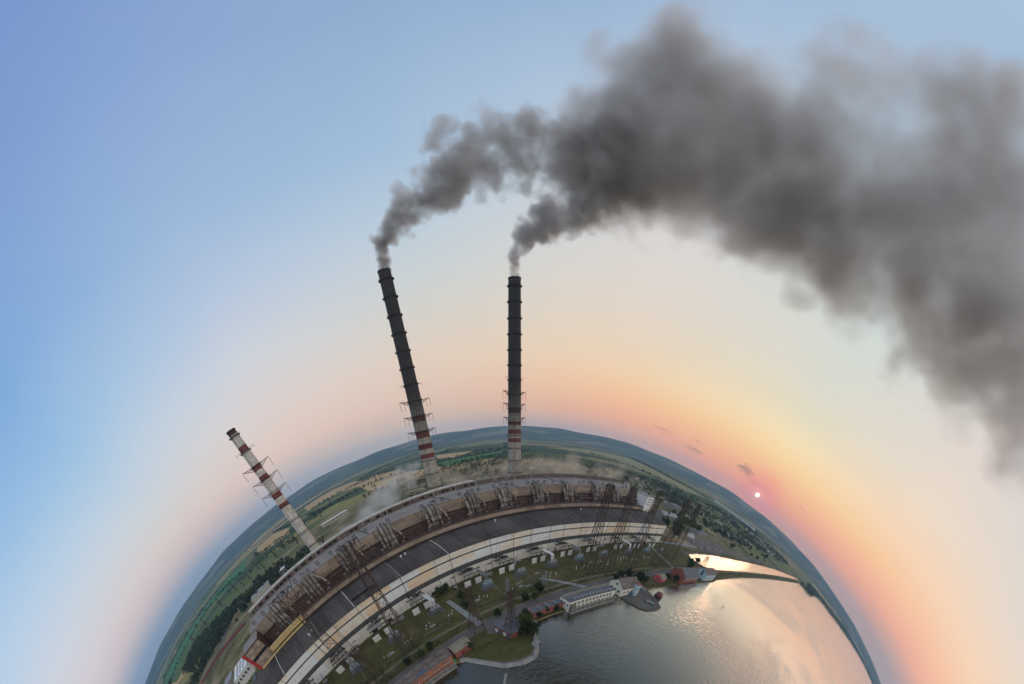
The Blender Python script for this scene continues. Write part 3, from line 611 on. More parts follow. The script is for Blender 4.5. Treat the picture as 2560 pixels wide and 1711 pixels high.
# ------------------------------------------------------------------ boiler house
BX0, BX1, BYF, BYB, BH = -68., 420., 243., 285., 52.6
bh = thing('boiler_house', 'long rusty brown boiler house with grey flat roof behind the turbine hall', 'building', (0,0,0))
MB().box(BX0, BX1, BYF+0.3, BYB, 0, BH).build('wall', MAT['pinkroof'], bh)
broof = MB().box(BX0-0.3, BX1+0.3, BYF-0.2, BYB+0.2, BH, BH+0.45).build('roof', MAT['greyroof'], bh)
BB = (BX1-BX0)/42
for i in range(42):
    for z, h in ((43.6,3.0),(46.6,3.0),(49.6,2.9)):
        inst('cladding_panel', panel_mesh(BB, h, MAT['brown_clad'], ('b',h)), bh, (BX0+i*BB, BYF+0.28+random.uniform(-0.1,0.06), z))
MB().box(BX0, BX1, BYF-0.6, BYF+0.1, 42.9, 43.4).build('ledge', MAT['rust'], bh)
for x in (-20,52,128,200,268,338):
    MB().path([(x, BYF+1, BH+0.6),(x+1.2, BYB-1, BH+0.6)], 0.3, n=6).build('roof_seam', MAT['darksteel'], broof)
vent_me = MB().cyl((-0.9,0,0),(-0.9,0,2.9),0.32,n=8).cyl((0.9,0,0),(0.9,0,2.9),0.32,n=8).box(-1.5,1.5,-0.4,0.4,2.9,3.2).mesh('roof_vent', MAT['darksteel'])
VX = [53,72,103,112,115,122,140,148,154,160,178,185,192,199,216,226,230,238]
VX += [x*0.917 for x in (46,31,22,8,-2,-8,-16,-30,-40,-45,-54,-66)] + [252,262,266,290,302,308,314,334,346,352,358,374,388,398,404]
for x in VX: inst('roof_vent', vent_me, bh, (x, BYF+random.uniform(5,10), BH+0.45), (0,0,random.uniform(-0.15,0.15)))
# roof monitor (conveyor gallery) along the back of the roof
mon = thing('roof_conveyor_gallery', 'raised conveyor gallery with dark openings and pale coping along the boiler house roof', 'gallery', (0,0,0))
for x0, x1, pale in ((-64,178,True),(178,420,False)):
    MB().box(x0, x1, BYB+0.3, BYB+6, BH-6, 57.2-(0 if pale else 0.7)).build('wall', MAT['pinkroof'] if pale else MAT['taupe'], mon)
    MB().box(x0-0.3, x1+0.3, BYB-0.3, BYB+7, 57.2-(0 if pale else 0.7), 58.3-(0 if pale else 1.2)).build('coping', MAT['palecoping'] if pale else MAT['taupe'], mon)
slot = MB().box(0,3.6,-0.12,0.2,0,1.7).mesh('opening', MAT['blackish'])
x = -62.
while x < 176:
    if x < 30 or random.random() < 0.55: inst('opening', slot, mon, (x, BYB+0.25, 54.2))
    x += 4.6 if random.random() < 0.6 else 8
for x in range(-60, 420, 24): MB().box(x, x+0.5, BYB+0.1, BYB+0.4, BH, 57).build('pilaster', MAT['palecoping'], mon)

# boiler bay between the two: deck, red walkway, pipe runs
bay = thing('boiler_deck', 'dark open boiler deck with red steel walkway and rusty pipe runs', 'deck', (0,0,0))
MB().box(GX0, BX1, 224.8, 242.6, 30, 33).build('deck', MAT['rust'], bay)
for y, z, m_, w in ((233,42.6,'redsteel',0.5),(229.5,39.6,'redsteel',0.3),(238,45,'rust',0.4),(226.5,38.8,'rust',0.35)):
    MB().box(GX0, GX1+10, y-w, y+w, z-w*0.8, z+w*0.4).build('walkway' if m_ == 'redsteel' else 'pipe_rack', MAT[m_], bay)
hr = MB()
for x in np.arange(GX0, GX1+10, 4.): hr.bar((x,232.3,42.8),(x,232.3,43.9),0.09)
hr.bar((GX0,232.3,43.9),(GX1+10,232.3,43.9),0.1); hr.bar((GX0,232.3,43.3),(GX1+10,232.3,43.3),0.08); hr.build('handrail', MAT['redsteel'], bay)
for i, x in enumerate(np.arange(GX0+4, GX1, 11.9)):
    MB().box(x-0.35, x+0.35, 232.6, 233.4, 33, 42.2).build('column', MAT['redsteel'], bay)
    if i % 2: MB().bar((x,233,42),(x,242.6,47),0.4).build('brace', MAT['rust'], bay)
for i in range(44):
    x = random.uniform(GX0+5, GX1-30); y = random.uniform(226, 241); z = random.uniform(33.5, 41); L = random.uniform(8, 40)
    MB().cyl((x,y,z),(x+L,y,z),random.uniform(0.2,0.55),n=8).build('pipe', MAT[random.choice(('rust','rust','duct','darksteel'))], bay)
for i in range(110):
    x = random.uniform(GX0+5, GX1-6); y = random.uniform(226, 240); w = random.uniform(1.2,4); d = random.uniform(1.2,3)
    MB().box(x, x+w, y, y+d, 33, 33+random.uniform(1.5,6)).build('housing', MAT[random.choice(('rust','darksteel','duct','pinkroof','pinkroof','concrete'))], bay)

# exhaust ducts, one set per boiler
DX = [-41,-7,28,63,106,145,180,221,264,312,351,392]
for i, x in enumerate(DX):
    lbl = 'pale exhaust duct cluster on the boiler deck, %s from the red-edged end' % ORD[i]
    t_ = thing('duct_cluster', lbl, 'ducts', (x, 240, 33), 0, 'exhaust duct clusters along the boiler house')
    for j, (dx, top, lean) in enumerate(((-5.5,15.5,-1.0),(-2.2,20.3,-2.6),(1.0,20.6,-2.8),(4.2,20.0,-2.6))):
        y0 = -7+random.uniform(-1,1); h = top+random.uniform(-0.5,0.5)
        d = MB().path([(dx,y0,-2),(dx+0.2,y0+4.5,h*0.62),(dx+0.5,1.6+lean*0.3,h)], 1.35, n=10)
        if top > 18: d.path([(dx+0.5,1.6+lean*0.3,h-0.3),(dx+0.5,5.5,h+1.6),(dx+0.5,7.5,h+0.2)], 1.0, n=10)
        o = d.build('duct', MAT['duct'], t_, smooth=True)
        for q in (0.25, 0.5, 0.75):
            MB().cyl((dx+0.2*q, y0+4.5*q, h*0.62*q+0.1-2*(1-q)), (dx+0.2*q+0.01, y0+4.5*q+0.25, h*0.62*q+0.5-2*(1-q)), 1.3, n=10).build('flange', MAT['rust'], o)
    MB().path([(5.6,1.5,19),(10.5,-2.5,12),(12.5,-5,5)], 0.9, n=8).build('duct', MAT['duct'], t_, smooth=True)
    for dx, dz in ((-9.5,6.0),(9.2,5.0)):
        dr = MB().cyl((dx,-8.5,0),(dx,-8.5,dz),1.8,n=14).cyl((dx,-8.5,dz),(dx,-8.5,dz+1.2),1.8,0.5,n=14).build('drum', MAT['duct'], t_, smooth=False)
        for q in (0.25,0.6,0.95): MB().lathe([(1.82,dz*q),(2.0,dz*q),(2.0,dz*q+0.35),(1.82,dz*q+0.35)],14).build('hoop', MAT['rust'], dr, (dx,-8.5,0))
    MB().cyl((-7.5,2.5,14),(-7.5,2.5,21.3),0.18,n=5).cyl((7.6,2,14),(7.6,2,21.8),0.16,n=5).split('stay', MAT['darksteel'], t_)

# end blocks of the boiler house
eb = thing('brown_end_block', 'brown clad end block of the boiler house edged in bright red', 'building', (0,0,0))
MB().box(-78,-61.8,223.2,243,0,51).build('wall', MAT['rust'], eb)
for i in range(4):
    for z, m_ in ((33.6,'brown_clad'),(37.1,'brown_clad'),(43.0,'brown_clad'),(46.6,'brown_clad')):
        inst('cladding_panel', panel_mesh(4.0, 3.4, MAT[m_], 'eb'), eb, (-77.9+i*4.0, 223.15+random.uniform(-0.1,0.05), z))
MB().box(-77.9,-61.9,222.9,223.4,40.6,42.9).build('window_strip', MAT['blackish'], eb)
MB().box(-80.6,-78,222.6,225.2,32.8,51.3).build('red_edge', MAT['redpaint'], eb)
MB().box(-78.2,-61.6,222.8,243.2,51,51.4).build('roof', MAT['greyroof'], eb)
yg = thing('yellow_gallery', 'yellow clad gallery box above the turbine hall roof', 'gallery', (0,0,0))
MB().box(-61,-26.5,218.6,220.85,36.0,39.4).build('wall', MAT['yellow'], yg)
for i in range(6): inst('cladding_panel', panel_mesh(5.7, 3.2, MAT['yellow'], 'yg', 0.2), yg, (-61+i*5.74, 218.55, 36.1))
MB().box(-61.2,-26.3,218.2,221.0,39.4,39.7).build('roof', MAT['yellow'], yg)
MB().box(-77,-27,218.0,219.1,33.4,34.7).build('skirting', MAT['yellow'], yg)
wt_ = thing('white_stair_tower', 'white stair tower with dark windows at the far end of the boiler house', 'tower', (0,0,0))
MB().box(397,420,221.5,242.8,0,53.2).build('wall', MAT['white'], wt_)
for z in (36,39.5,43,46.5,50):
    for x0, x1 in ((402,404.5),(407,409),(412,416)):
        if random.random() < 0.75: MB().box(x0,x1,221.3,221.6,z-0.9,z+0.8).build('window', MAT['glass'], wt_)
MB().box(396.7,420.3,221.2,243,53.2,53.7).build('roof', MAT['greyroof'], wt_)
MB().box(417.5,420.2,219.5,221.4,34,37).build('red_box', MAT['redpaint'], wt_)

# low buildings beyond the near end of the station
def flat_building(label, x0, x1, y0, y1, h, wall, roof, cat='building', rz=0., nm='flat_building', win=None, group=None, ribs=0):
    cx_, cy_ = (x0+x1)/2, (y0+y1)/2; t_ = thing(nm, label, cat, (cx_, cy_, 0), rz, group); a, c = (x1-x0)/2, (y1-y0)/2
    MB().box(-a, a, -c, c, -0.5, h).build('wall', MAT[wall], t_)
    MB().box(-a-0.3, a+0.3, -c-0.3, c+0.3, h, h+0.4).build('roof', MAT[roof], t_)
    pr = MB().box(-a-0.35,a+0.35,-c-0.4,-c-0.05,h+0.4,h+0.75).box(-a-0.35,a+0.35,c+0.05,c+0.4,h+0.4,h+0.75).box(-a-0.4,-a-0.05,-c,c,h+0.4,h+0.74).box(a+0.05,a+0.4,-c,c,h+0.4,h+0.74); pr.split('parapet', MAT[wall], t_)
    if win:
        nwin, z0, z1 = win
        for i in range(nwin):
            xx = -a + (i+0.5)*2*a/nwin; w = 2*a/nwin*0.3
            wd = MB().box(xx-w, xx+w, -c-0.06, -c+0.1, z0, z1).build('window', MAT['glass'], t_)
            MB().box(xx-0.06, xx+0.06, -c-0.12, -c-0.07, z0, z1).box(xx-w,xx+w,-c-0.13,-c-0.07,z0-0.12,z0).build('frame', MAT['white'], wd)
    for i in range(ribs):
        xx = -a+(i+1)*2*a/(ribs+1); MB().box(xx-0.4, xx+0.4, -c*0.8, c*0.8, h+0.4, h+1.3).build('rooflight', MAT['galv'], t_)
    return t_
flat_building('grey flat roofed coal building beyond the red-edged end block', -168, -92, 228, 292, 12, 'pinkroof', 'slate', ribs=4)
for i, (x, w) in enumerate(((-150,2),(-128,2.5),(-112,2))):
    t_ = thing('conveyor_bridge', 'inclined grey conveyor bridge over the coal building, %s from the frame edge' % ORD[i], 'conveyor', (x, 260, 14.6), 0, 'conveyor bridges')
    MB().add([(-w,-34,0.3),(w,-34,0.3),(w,28,1.3),(-w,28,1.3),(-w,-34,1.6),(w,-34,1.6),(w,28,2.8),(-w,28,2.8)],[(0,3,2,1),(4,5,6,7),(0,1,5,4),(1,2,6,5),(2,3,7,6),(3,0,4,7)]).build('tunnel', MAT['slate'], t_)
    for yy, zz in ((-20,0.4),(5,0.7),(24,1.1)): MB().box(-w*0.8,w*0.8,yy-0.4,yy+0.4,0,zz).build('trestle', MAT['concrete'], t_)
flat_building('white workshop with a dark window strip beyond the coal building', -160, -132, 352, 396, 13, 'white', 'white', win=(5,7,10), ribs=3)
flat_building('small grey shed behind the white workshop', -196, -176, 398, 425, 9, 'concrete', 'galv')
flat_building('long grey low shed behind the boiler house, nearer the white smokestack', -137, -85, 708, 748, 8, 'palecoping', 'galv')
flat_building('pale low shed hidden among trees behind the boiler house', -74, -38, 720, 746, 7, 'palecoping', 'white')
flat_building('long white roofed depot in the dust between the chimneys', 98, 178, 940, 962, 8, 'palecoping', 'white', win=(10,3,6))

# ------------------------------------------------------------------ pylons
def pylon_proto(h, b, waist, top, arms, panels, lw, bw, m_, ins=True):
    """square lattice tower: list of (part name, mesh, offset)"""
    half = lambda z: b+(waist-b)*(z/(0.55*h)) if z < 0.55*h else waist+(top-waist)*((z-0.55*h)/(0.45*h))
    parts = []
    cor = ((-1,-1),(1,-1),(1,1),(-1,1))
    for sx_, sy_ in cor:
        m = MB(); zs = [0, 0.55*h, h]
        for z0, z1 in zip(zs[:-1], zs[1:]): m.bar((sx_*half(z0),sy_*half(z0),z0),(sx_*half(z1),sy_*half(z1),z1),lw)
        parts.append(('leg', m.mesh('leg', m_)))
    m = MB(); zs = [0]
    for k in range(panels): zs.append(h*(1-(1-(k+1)/panels)**1.25))
    for z0, z1 in zip(zs[:-1], zs[1:]):
        for k in range(4):
            p, q = cor[k], cor[(k+1)%4]; a, c = half(z0), half(z1)
            P0, P1, Q0, Q1 = (p[0]*a,p[1]*a,z0),(p[0]*c,p[1]*c,z1),(q[0]*a,q[1]*a,z0),(q[0]*c,q[1]*c,z1)
            m.bar(P0, Q1, bw); m.bar(Q0, P1, bw); m.bar(P1, Q1, bw)
    parts.append(('bracing', m.mesh('bracing', m_)))
    for z, L in arms:
        for s in (-1, 1):
            m = MB(); w = half(z)
            T = (s*L, 0, z+0.3)
            for y in (-w, w):
                m.bar((s*w,y,z),T,bw*1.2); m.bar((s*w,y,z-h*0.035),T,bw*1.2)
                for k in range(3):
                    f = (k+0.5)/3.5; m.bar((s*(w+(L-w)*f),y*(1-f),z+0.3*f),(s*(w+(L-w)*(f+0.12)),y*(1-f-0.12),z-h*0.035*(1-f-0.12)),bw)
            parts.append(('crossarm', m.mesh('crossarm', m_)))
            if ins:
                for q in (1.0, 0.62): parts.append(('insulator', MB().cyl((s*L*q,0,z),(s*L*q,0.3,z-h*0.05),0.17,n=5).mesh('insulator', MAT['darksteel'])))
    return parts
def put_pylon(parts, label, X, Y, rz=0., group='lattice pylons along the lawn', s=1., nm='lattice_pylon'):
    t_ = thing(nm, label, 'pylon', (X, Y, 0), rz, group); t_.scale = (1,1,s)
    for n_, me in parts: inst(n_, me, t_)
    return t_
BIG = pylon_proto(75, 5.0, 2.6, 1.5, ((64,6.0),(69.5,7.5),(74.5,5.5)), 12, 0.40, 0.16, MAT['pylon'])
put_pylon(BIG, 'rusty pylon crossing the hall roof just past the yellow gallery', -17, 142, 0.1)
put_pylon(BIG, 'rusty pylon crossing the hall roof below the white smokestack', 19, 139, 0.05)
for x, y, s, l in ((199,142,0.995,'first of five dark pylons before the far half of the hall'),(219,135,1.015,'second of five dark pylons before the far half of the hall'),(256,133,1.04,'third of the five dark pylons, overlapping the white stair tower'),
                   (312,132,1.06,'fourth dark pylon, standing just past the end of the hall'),(352,136,1.03,'fifth and outermost of the five dark pylons past the hall')):
    put_pylon(BIG, l, x, y, 0.06, s=s)
MID = pylon_proto(31.5, 4.4, 1.5, 0.9, ((24.5,4.2),(28,5.2),(31,3.6)), 9, 0.30, 0.15, MAT['pylon'])
put_pylon(MID, 'dark shorter pylon with splayed legs at the road junction', 64, 121.5)
put_pylon(MID, 'dark shorter pylon beside the bright green tree on the spit', 78, 100.5)
put_pylon(MID, 'dark shorter pylon at the lower frame edge near the orange pump house', -9, 134)
SML = pylon_proto(15, 1.4, 0.8, 0.5, ((12.5,3.0),(14.6,2.2)), 7, 0.18, 0.10, MAT['galv'])
put_pylon(SML, 'small grey lattice mast on the lawn before the transformers', 106, 141)
put_pylon(SML, 'small grey lattice mast by the concrete footpath', 142, 138, s=0.85)
put_pylon(SML, 'slim grey lattice mast lying against the cream waterside hall roof', 147, 109, s=0.9)
HFR = pylon_proto(17.5, 4.5, 2.4, 1.6, ((14.5,8.0),(17,5.5)), 6, 0.26, 0.14, MAT['pylon'])
put_pylon(HFR, 'brown portal pylon standing out against the bright pond', 459, 126, 0.7)
FARP = pylon_proto(34, 3.2, 1.4, 0.8, ((26,5),(30,6),(33.5,4)), 8, 0.42, 0.24, MAT['pylon'], ins=False)
for i, (x, y) in enumerate(sorted(((-616,1562),(-560,1440),(-477,1459),(-440,1330),(-381,1510),(-330,1280),(-290,1360),(-243,1245),(-200,1160),(-163,1122),(-130,1180),(-103,1069),(-54,1067),(-20,1120),(20,980),(508,1680),(387,1357),(244,1540),(148,1272),(60,1616),(-17,1398),(330,1130),(452,915),(520,1010),(626,1147),(560,900)), key=lambda q: math.atan2(*q))):
    put_pylon(FARP, 'small distant pylon beyond the station, %s along the horizon from the lower frame corner' % ORD[i], x, y, random.uniform(-0.6,0.6), 'distant pylons behind the station', s=random.uniform(0.7,1.0), nm='distant_pylon')

# ------------------------------------------------------------------ transformer bays
def trafo_bay(i, x, frame, n):
    o = ORD[i]
    g = thing('busbar_gantry', 'dark busbar gantry on the hall wall, %s along the yard from the lower frame edge' % o, 'gantry', (x+3, 184, 0), 0, 'busbar gantries along the hall wall')
    fm = MAT['trafo_blue'] if frame == 'b' else MAT['darksteel']
    for xx in (-6.5,-2,3,8): MB().box(xx-0.2,xx+0.2,-6.2,-5.8,0,9.2).build('post', fm, g)
    MB().box(-7,8.5,-6.3,-5.7,9.2,9.8).box(-7,8.5,1,1.6,9.2,9.8).split('beam', fm, g)
    for k in range(5): xr = -6.8+k*3.6+random.uniform(-0.6,0.6); MB().box(xr,xr+0.3,-6.6+random.uniform(0,3),random.uniform(2,4.5),9.8,10.1).build('rafter', MAT[random.choice(('rust','darksteel','darksteel'))], g)
    for k in range(4): MB().box(random.uniform(-6.5,2),random.uniform(3.2,8.5),0.5+k*1.4,1.3+k*1.4,10.1,10.9).build('cable_tray', MAT[random.choice(('rust','trafo','darksteel','darksteel'))], g)
    for k in range(3): MB().cyl((-6+k*1.1,-5,10.6),(4+k*1.1,-4.4+k*1.6,10.6),0.3,n=8).build('bus_duct', MAT['trafo'], g)
    for k in range(4): MB().cyl((-5+k*3.2,3,10.2),(-5+k*3.2,3,11.8),0.22,0.12,n=6).build('insulator', MAT['porcelain'], g)
    for dx in (-5.0, 5.6):
        w = thing('blast_wall', ('%s white blast wall of the %s gantry along the yard' % ('nearer' if dx < 0 else 'farther', o)), 'wall', (x+3+dx, 177.2, 0), 0, 'white blast walls')
        MB().box(-2.9,2.9,-0.2,0.2,0,5.2).build('panel', MAT['white'], w)
        for z in (1.3,2.6,3.9): MB().box(-2.9,2.9,-0.24,-0.21,z-0.03,z+0.03).build('joint', MAT['mullion'], w)
        MB().box(-3.1,-2.9,-0.3,0.3,0,5.5).box(2.9,3.1,-0.3,0.3,0,5.5).split('post', MAT['concrete'], w)
    t_ = thing('power_transformer', 'grey power transformer with white bushings before the %s gantry' % o, 'transformer', (x+9, 164.5, 0), 0, 'power transformers in the yard')
    MB().box(-6.5,6.5,-4.5,4.5,0,0.35).build('plinth', MAT['bank'], t_)
    bm_ = MAT['trafo_blue'] if n % 3 == 2 else MAT['trafo']
    MB().box(-4,4,-1.7,1.7,0.5,4.1).box(-4.15,4.15,-1.85,1.85,4.1,4.35).build('tank', bm_, t_)
    for s in (-1, 1):
        for k in range(7): MB().box(-3.8+k*1.15,-3.3+k*1.15,s*1.95,s*3.1,1.0,3.9) .build('radiator', bm_, t_) if s > 0 else MB().box(-3.8+k*1.15,-3.3+k*1.15,-3.1,-1.95,1.0,3.9).build('radiator', bm_, t_)
    MB().cyl((-3,0.6,5.6),(3,0.6,5.6),0.6,n=10).box(-2.6,-2.3,0.4,0.8,4.3,5.2).box(2.3,2.6,0.4,0.8,4.3,5.2).build('conservator', bm_, t_)
    for k in range(3): MB().cyl((-2.6+k*2.6,-0.7,4.3),(-2.9+k*2.9,-1.3,7.2),0.34,0.16,n=8).build('bushing', MAT['porcelain'], t_)
    if n % 3 != 0:   # white bus ducts from the gantry down to the tank
        for k in range(3): MB().path([(-0.9+k*1.25,13.4,10.7),(-0.9+k*1.25,2.6,10.7),(-0.9+k*1.25,1.2,9.6),(-0.9+k*1.25,1.0,4.3)],0.42,n=8).build('bus_duct', MAT['white'] if n in (4,7,10) else MAT['trafo'], t_)
BAYS = [-100,-62,-28,9,46,95,130,167,204,243,293,335,373]
for i, x in enumerate(BAYS): trafo_bay(i, x, 'b' if x in (373,335) else 'd', i)
# post insulators standing in the grass
post_me = [MB().cyl((0,0,0),(0,0,1.6),0.14,n=6).mesh('stand', MAT['galv']), MB().lathe([(0.16,1.6),(0.30,1.8),(0.20,2.1),(0.30,2.4),(0.20,2.7),(0.28,3.0),(0.1,3.3)],8).mesh('insulator', MAT['porcelain'])]
for i, x0 in enumerate((2,20,38,58,88,110,122,150,160,190,200,214,228,238,262,274,286,312,322)):
    for k in range(3):
        t_ = thing('post_insulator', '%s post insulator of the %s white trio along the yard grass' % (ORD[k], ORD[i]), 'insulator', (x0+k*2.6+random.uniform(-0.4,0.4), 148+random.uniform(-2.5,2.5)+(x0%5), 0), 0, 'white post insulators in the grass')
        inst('stand', post_me[0], t_); inst('insulator', post_me[1], t_)
# switch cabinets and odds and ends along the foot of the hall
for i, x in enumerate((-84,-46,-12,26,32,62,84,112,118,148,154,186,192,224,230,264,270,276,316,322,356,362,396)):
    t_ = thing('switch_cabinet', 'dark switch cabinet at the hall foot, %s from the lower frame edge' % ORD[i], 'cabinet', (x, 183+random.uniform(-3,3), 0), random.uniform(-0.05,0.05), 'switch cabinets along the hall foot')
    w = random.uniform(1.2,3.2); h = random.uniform(1.5,2.8); m_ = MAT[random.choice(('rust','trafo','darksteel','pinkroof'))]
    MB().box(-w,w,-1.1,1.1,0.2,h).build('body', m_, t_); MB().box(-w-0.2,w+0.2,-1.3,1.3,h,h+0.2).build('roof', MAT['galv'], t_); MB().box(-w*0.4,w*0.4,-1.16,-1.1,0.4,h-0.4).build('door', MAT['concrete'], t_)
    for k in range(2): MB().cyl((-w*0.6+k*w*1.2,0.3,h),(-w*0.6+k*w*1.2,0.3,h+2.4),0.13,n=6).build('insulator', MAT['porcelain'], t_)
    MB().path([(0,1.1,h*0.7),(0,4.5,h*0.7),(0,7.5,6.5)],0.16,n=6).build('cable_conduit', MAT['darksteel'], t_)
# cable trenches, fences, slabs
def low_fence(pts, label):
    t_ = thing('wire_fence', label, 'fence', (0,0,0), 0, 'low fences in the yard'); m = MB(); p_ = MB()
    for a, c in zip(pts[:-1], pts[1:]):
        L = math.dist(a, c); n_ = max(1, int(L/4))
        for k in range(n_+1):
            x, y = a[0]+(c[0]-a[0])*k/n_, a[1]+(c[1]-a[1])*k/n_; MB().box(x-0.07,x+0.07,y-0.07,y+0.07,0,1.5).build('post', MAT['concrete'], t_)
        for z in (0.5,1.0,1.4): m.bar((*a,z),(*c,z),0.06)
    m.build('rail', MAT['galv'], t_)
for i, x in enumerate((-40,-2,34,84,118)):
    low_fence([(x,144),(x+22,143.5),(x+23,160)], 'low pale fence round the %s patch of yard grass from the lower frame edge' % ORD[i])
for i, (x, y) in enumerate(((6,150),(42,150),(128,144),(123,147),(84,152),(150,158),(236,146))):
    MB().box(x,x+4.5,y,y+2.2,0,0.35).build('slab_cover', MAT['concrete'])
for o in [o for o in COL.objects if o.name.startswith('slab_cover')]: tag(o, 'flat concrete trench cover lying in the yard grass', 'slab', 'concrete trench covers')
tag(MB().path([(458,200,1.2),(468,199.5,1.2),(486,198.5,1.2)],1.5,n=10).build('storage_tank', MAT['orange']), 'long orange tank lying beside the far corner of the hall', 'tank')

# ------------------------------------------------------------------ buildings by the water
def windows_row(t_, xs, y, z0, z1, w, m_='glass', out=-1):
    for x in xs:
        wd = MB().box(x-w, x+w, y-0.08, y+0.08, z0, z1).build('window', MAT[m_], t_)
        MB().box(x-w-0.1,x+w+0.1,y+out*0.2,y+out*0.08,z0-0.15,z0).box(x-0.05,x+0.05,y+out*0.15,y+out*0.09,z0,z1).build('frame', MAT['white'], wd)
# orange pump house
t_ = thing('pump_house', 'orange pump house with brown flat roof and window groups at the water', 'building', (-12, 107.3, 0))
MB().box(-48,46,-4.3,5,-2,7.6).build('wall', MAT['orange'], t_)
MB().box(-48.5,46.5,-4.8,5.5,7.6,8.1).build('roof', MAT['pinkroof'], t_)
for k in range(12): MB().box(-46+k*7.7,-40.5+k*7.7,0.3,4.2,8.1,8.75).build('roof_panel', MAT['pinkroof'], t_)
for k in range(12):
    if k % 3: MB().box(-46+k*7.7,-40.5+k*7.7,-3.8,-1.0,8.1,8.6).build('roof_panel', MAT['taupe'], t_)
    else: MB().box(-46+k*7.7,-41+k*7.7,-3.2,-2.2,8.1,8.7).build('rooflight', MAT['bluetrim'], t_)
for k in range(12): windows_row(t_, [-45+k*7.7+q*1.25 for q in range(4)], -4.3, 4.2, 6.3, 0.4)
MB().box(-48,46,-7.2,-4.35,-1.4,0.6).build('quay', MAT['concrete'], t_)
for k in range(24): MB().box(-47+k*3.9,-46.4+k*3.9,-7.3,-4.3,0.6,2.8).build('pier', MAT['concrete'], t_)
MB().box(-48,46,-7.3,-6.7,2.8,3.2).build('beam', MAT['concrete'], t_)
MB().box(45.9,46.2,-2,0.5,0.3,3).build('door', MAT['darksteel'], t_)
# barn-like shed
def gable(label, X, Y, L, Wd, eave, ridge, wall, roofm, rz=0., over=0.5, nm='gabled_house', cat='house', axis='x'):
    t_ = thing(nm, label, cat, (X, Y, 0), rz); a, c = L/2, Wd/2
    MB().add([(-a,-c,-0.5),(a,-c,-0.5),(a,c,-0.5),(-a,c,-0.5),(-a,-c,eave),(a,-c,eave),(a,c,eave),(-a,c,eave),(-a,0,ridge),(a,0,ridge)],
             [(0,1,5,4),(2,3,7,6),(1,2,6,9,5),(3,0,4,8,7)]).build('wall', MAT[wall], t_)
    sl = (ridge-eave)/c; e = eave-over*sl+0.05
    for s in (-1, 1):
        MB().add([(-a-over,s*(c+over),e),(a+over,s*(c+over),e),(a+over,0,ridge+0.05),(-a-over,0,ridge+0.05),(-a-over,s*(c+over),e+0.3),(a+over,s*(c+over),e+0.3),(a+over,0,ridge+0.35),(-a-over,0,ridge+0.35)],
                 [(0,1,2,3),(7,6,5,4),(0,4,5,1),(1,5,6,2),(3,2,6,7),(0,3,7,4)]).build('roof', MAT[roofm], t_)
    return t_
t_ = gable('red walled shed with a wide khaki roof beside the orange pump house', 43.5, 110.5, 12.5, 8.2, 5.0, 6.4, 'brickred', 'khaki', 0.06, nm='shed', cat='shed')
MB().box(-1.2,0.6,-4.3,-4.05,0.1,2.6).build('door', MAT['maroon'], t_); MB().box(6.3,6.5,-1.2,1.2,0.1,2.8).build('door', MAT['bluetrim'], t_)
tag(MB().box(33.8,35.6,103.6,105.4,0,1.7).box(33.6,35.8,103.4,105.6,1.7,1.9).build('bin_shelter', mat('green_paint',(0.05,0.28,0.12),0.6)), 'small green hut at the corner of the khaki roofed shed', 'hut')
# blue-grey block
t_ = thing('flat_block', 'flat grey roofed block with pink wall and blue doors near the spit', 'building', (78.5, 104.6, 0), 0.0)
MB().slab([(-6.5,7),(7,6.8),(7,-3),(1,-8),(-4,-7.5)],-0.3,4.6).build('wall', MAT['brickred'], t_)
MB().slab([(-7,7.5),(7.5,7.3),(7.5,-3.3),(1,-8.6),(-4.4,-8)],4.6,5.0).build('roof', MAT['slate'], t_)
for k in range(4):
    f = k/4.+0.06; x0 = -6.5+2.5*f; y0 = 7-14.5*f; MB().add([(x0-0.12,y0,0.2),(x0+0.28,y0-2.2,0.2),(x0+0.28,y0-2.2,2.8),(x0-0.12,y0,2.8)],[(0,1,2,3)]).build('door', MAT['bluetrim'] if k % 2 else MAT['white'], t_)
MB().box(-3,1,1,4,5.0,5.5).build('roof_hatch', MAT['taupe'], t_)
flat_building('long low slate roofed garage row beside the cream waterside hall', 101, 131.5, 105.5, 111.5, 4.2, 'brickred', 'slate', nm='garage_row', ribs=3)
# cream waterside hall
t_ = thing('waterside_hall', 'long cream waterside hall with a band of windows over the quay', 'building', (158, 103.8, 0), -0.02)
MB().box(-27,27,-5.2,5.5,-1.5,7.6).build('wall', MAT['housewhite'], t_)
MB().box(-27.2,27.2,-5.0,5.6,7.6,8.0).build('roof', MAT['slate'], t_)
for k in range(8): MB().box(-26.5+k*6.7,-20.4+k*6.7,2.3,5.2,8.0,8.5).build('roof_panel', MAT['khaki'], t_)
for k in range(11): MB().box(-22+k*4.2,-19.3+k*4.2,-3.4,-2.3,8.0,8.9).build('rooflight', MAT['galv'], t_)
windows_row(t_, [-21.5+k*4.25 for k in range(11)], -5.2, 4.2, 6.6, 1.25)
MB().box(-27,27,-8,-5.25,-1.4,0.4).build('quay', MAT['concrete'], t_)
for k in range(12): MB().box(-26.8+k*4.8,-26.2+k*4.8,-8.1,-5.2,0.4,3.1).build('pier', MAT['concrete'], t_)
MB().box(-27,27,-8.1,-7.5,3.1,3.5).build('beam', MAT['concrete'], t_)
for yy in (-3,0,3): MB().box(-27.12,-26.9,yy-0.6,yy+0.6,3.5,5).build('window', MAT['glass'], t_)
MB().box(-27,-22.5,-8,-5.3,0.4,6).build('stair_block', MAT['taupe'], t_)
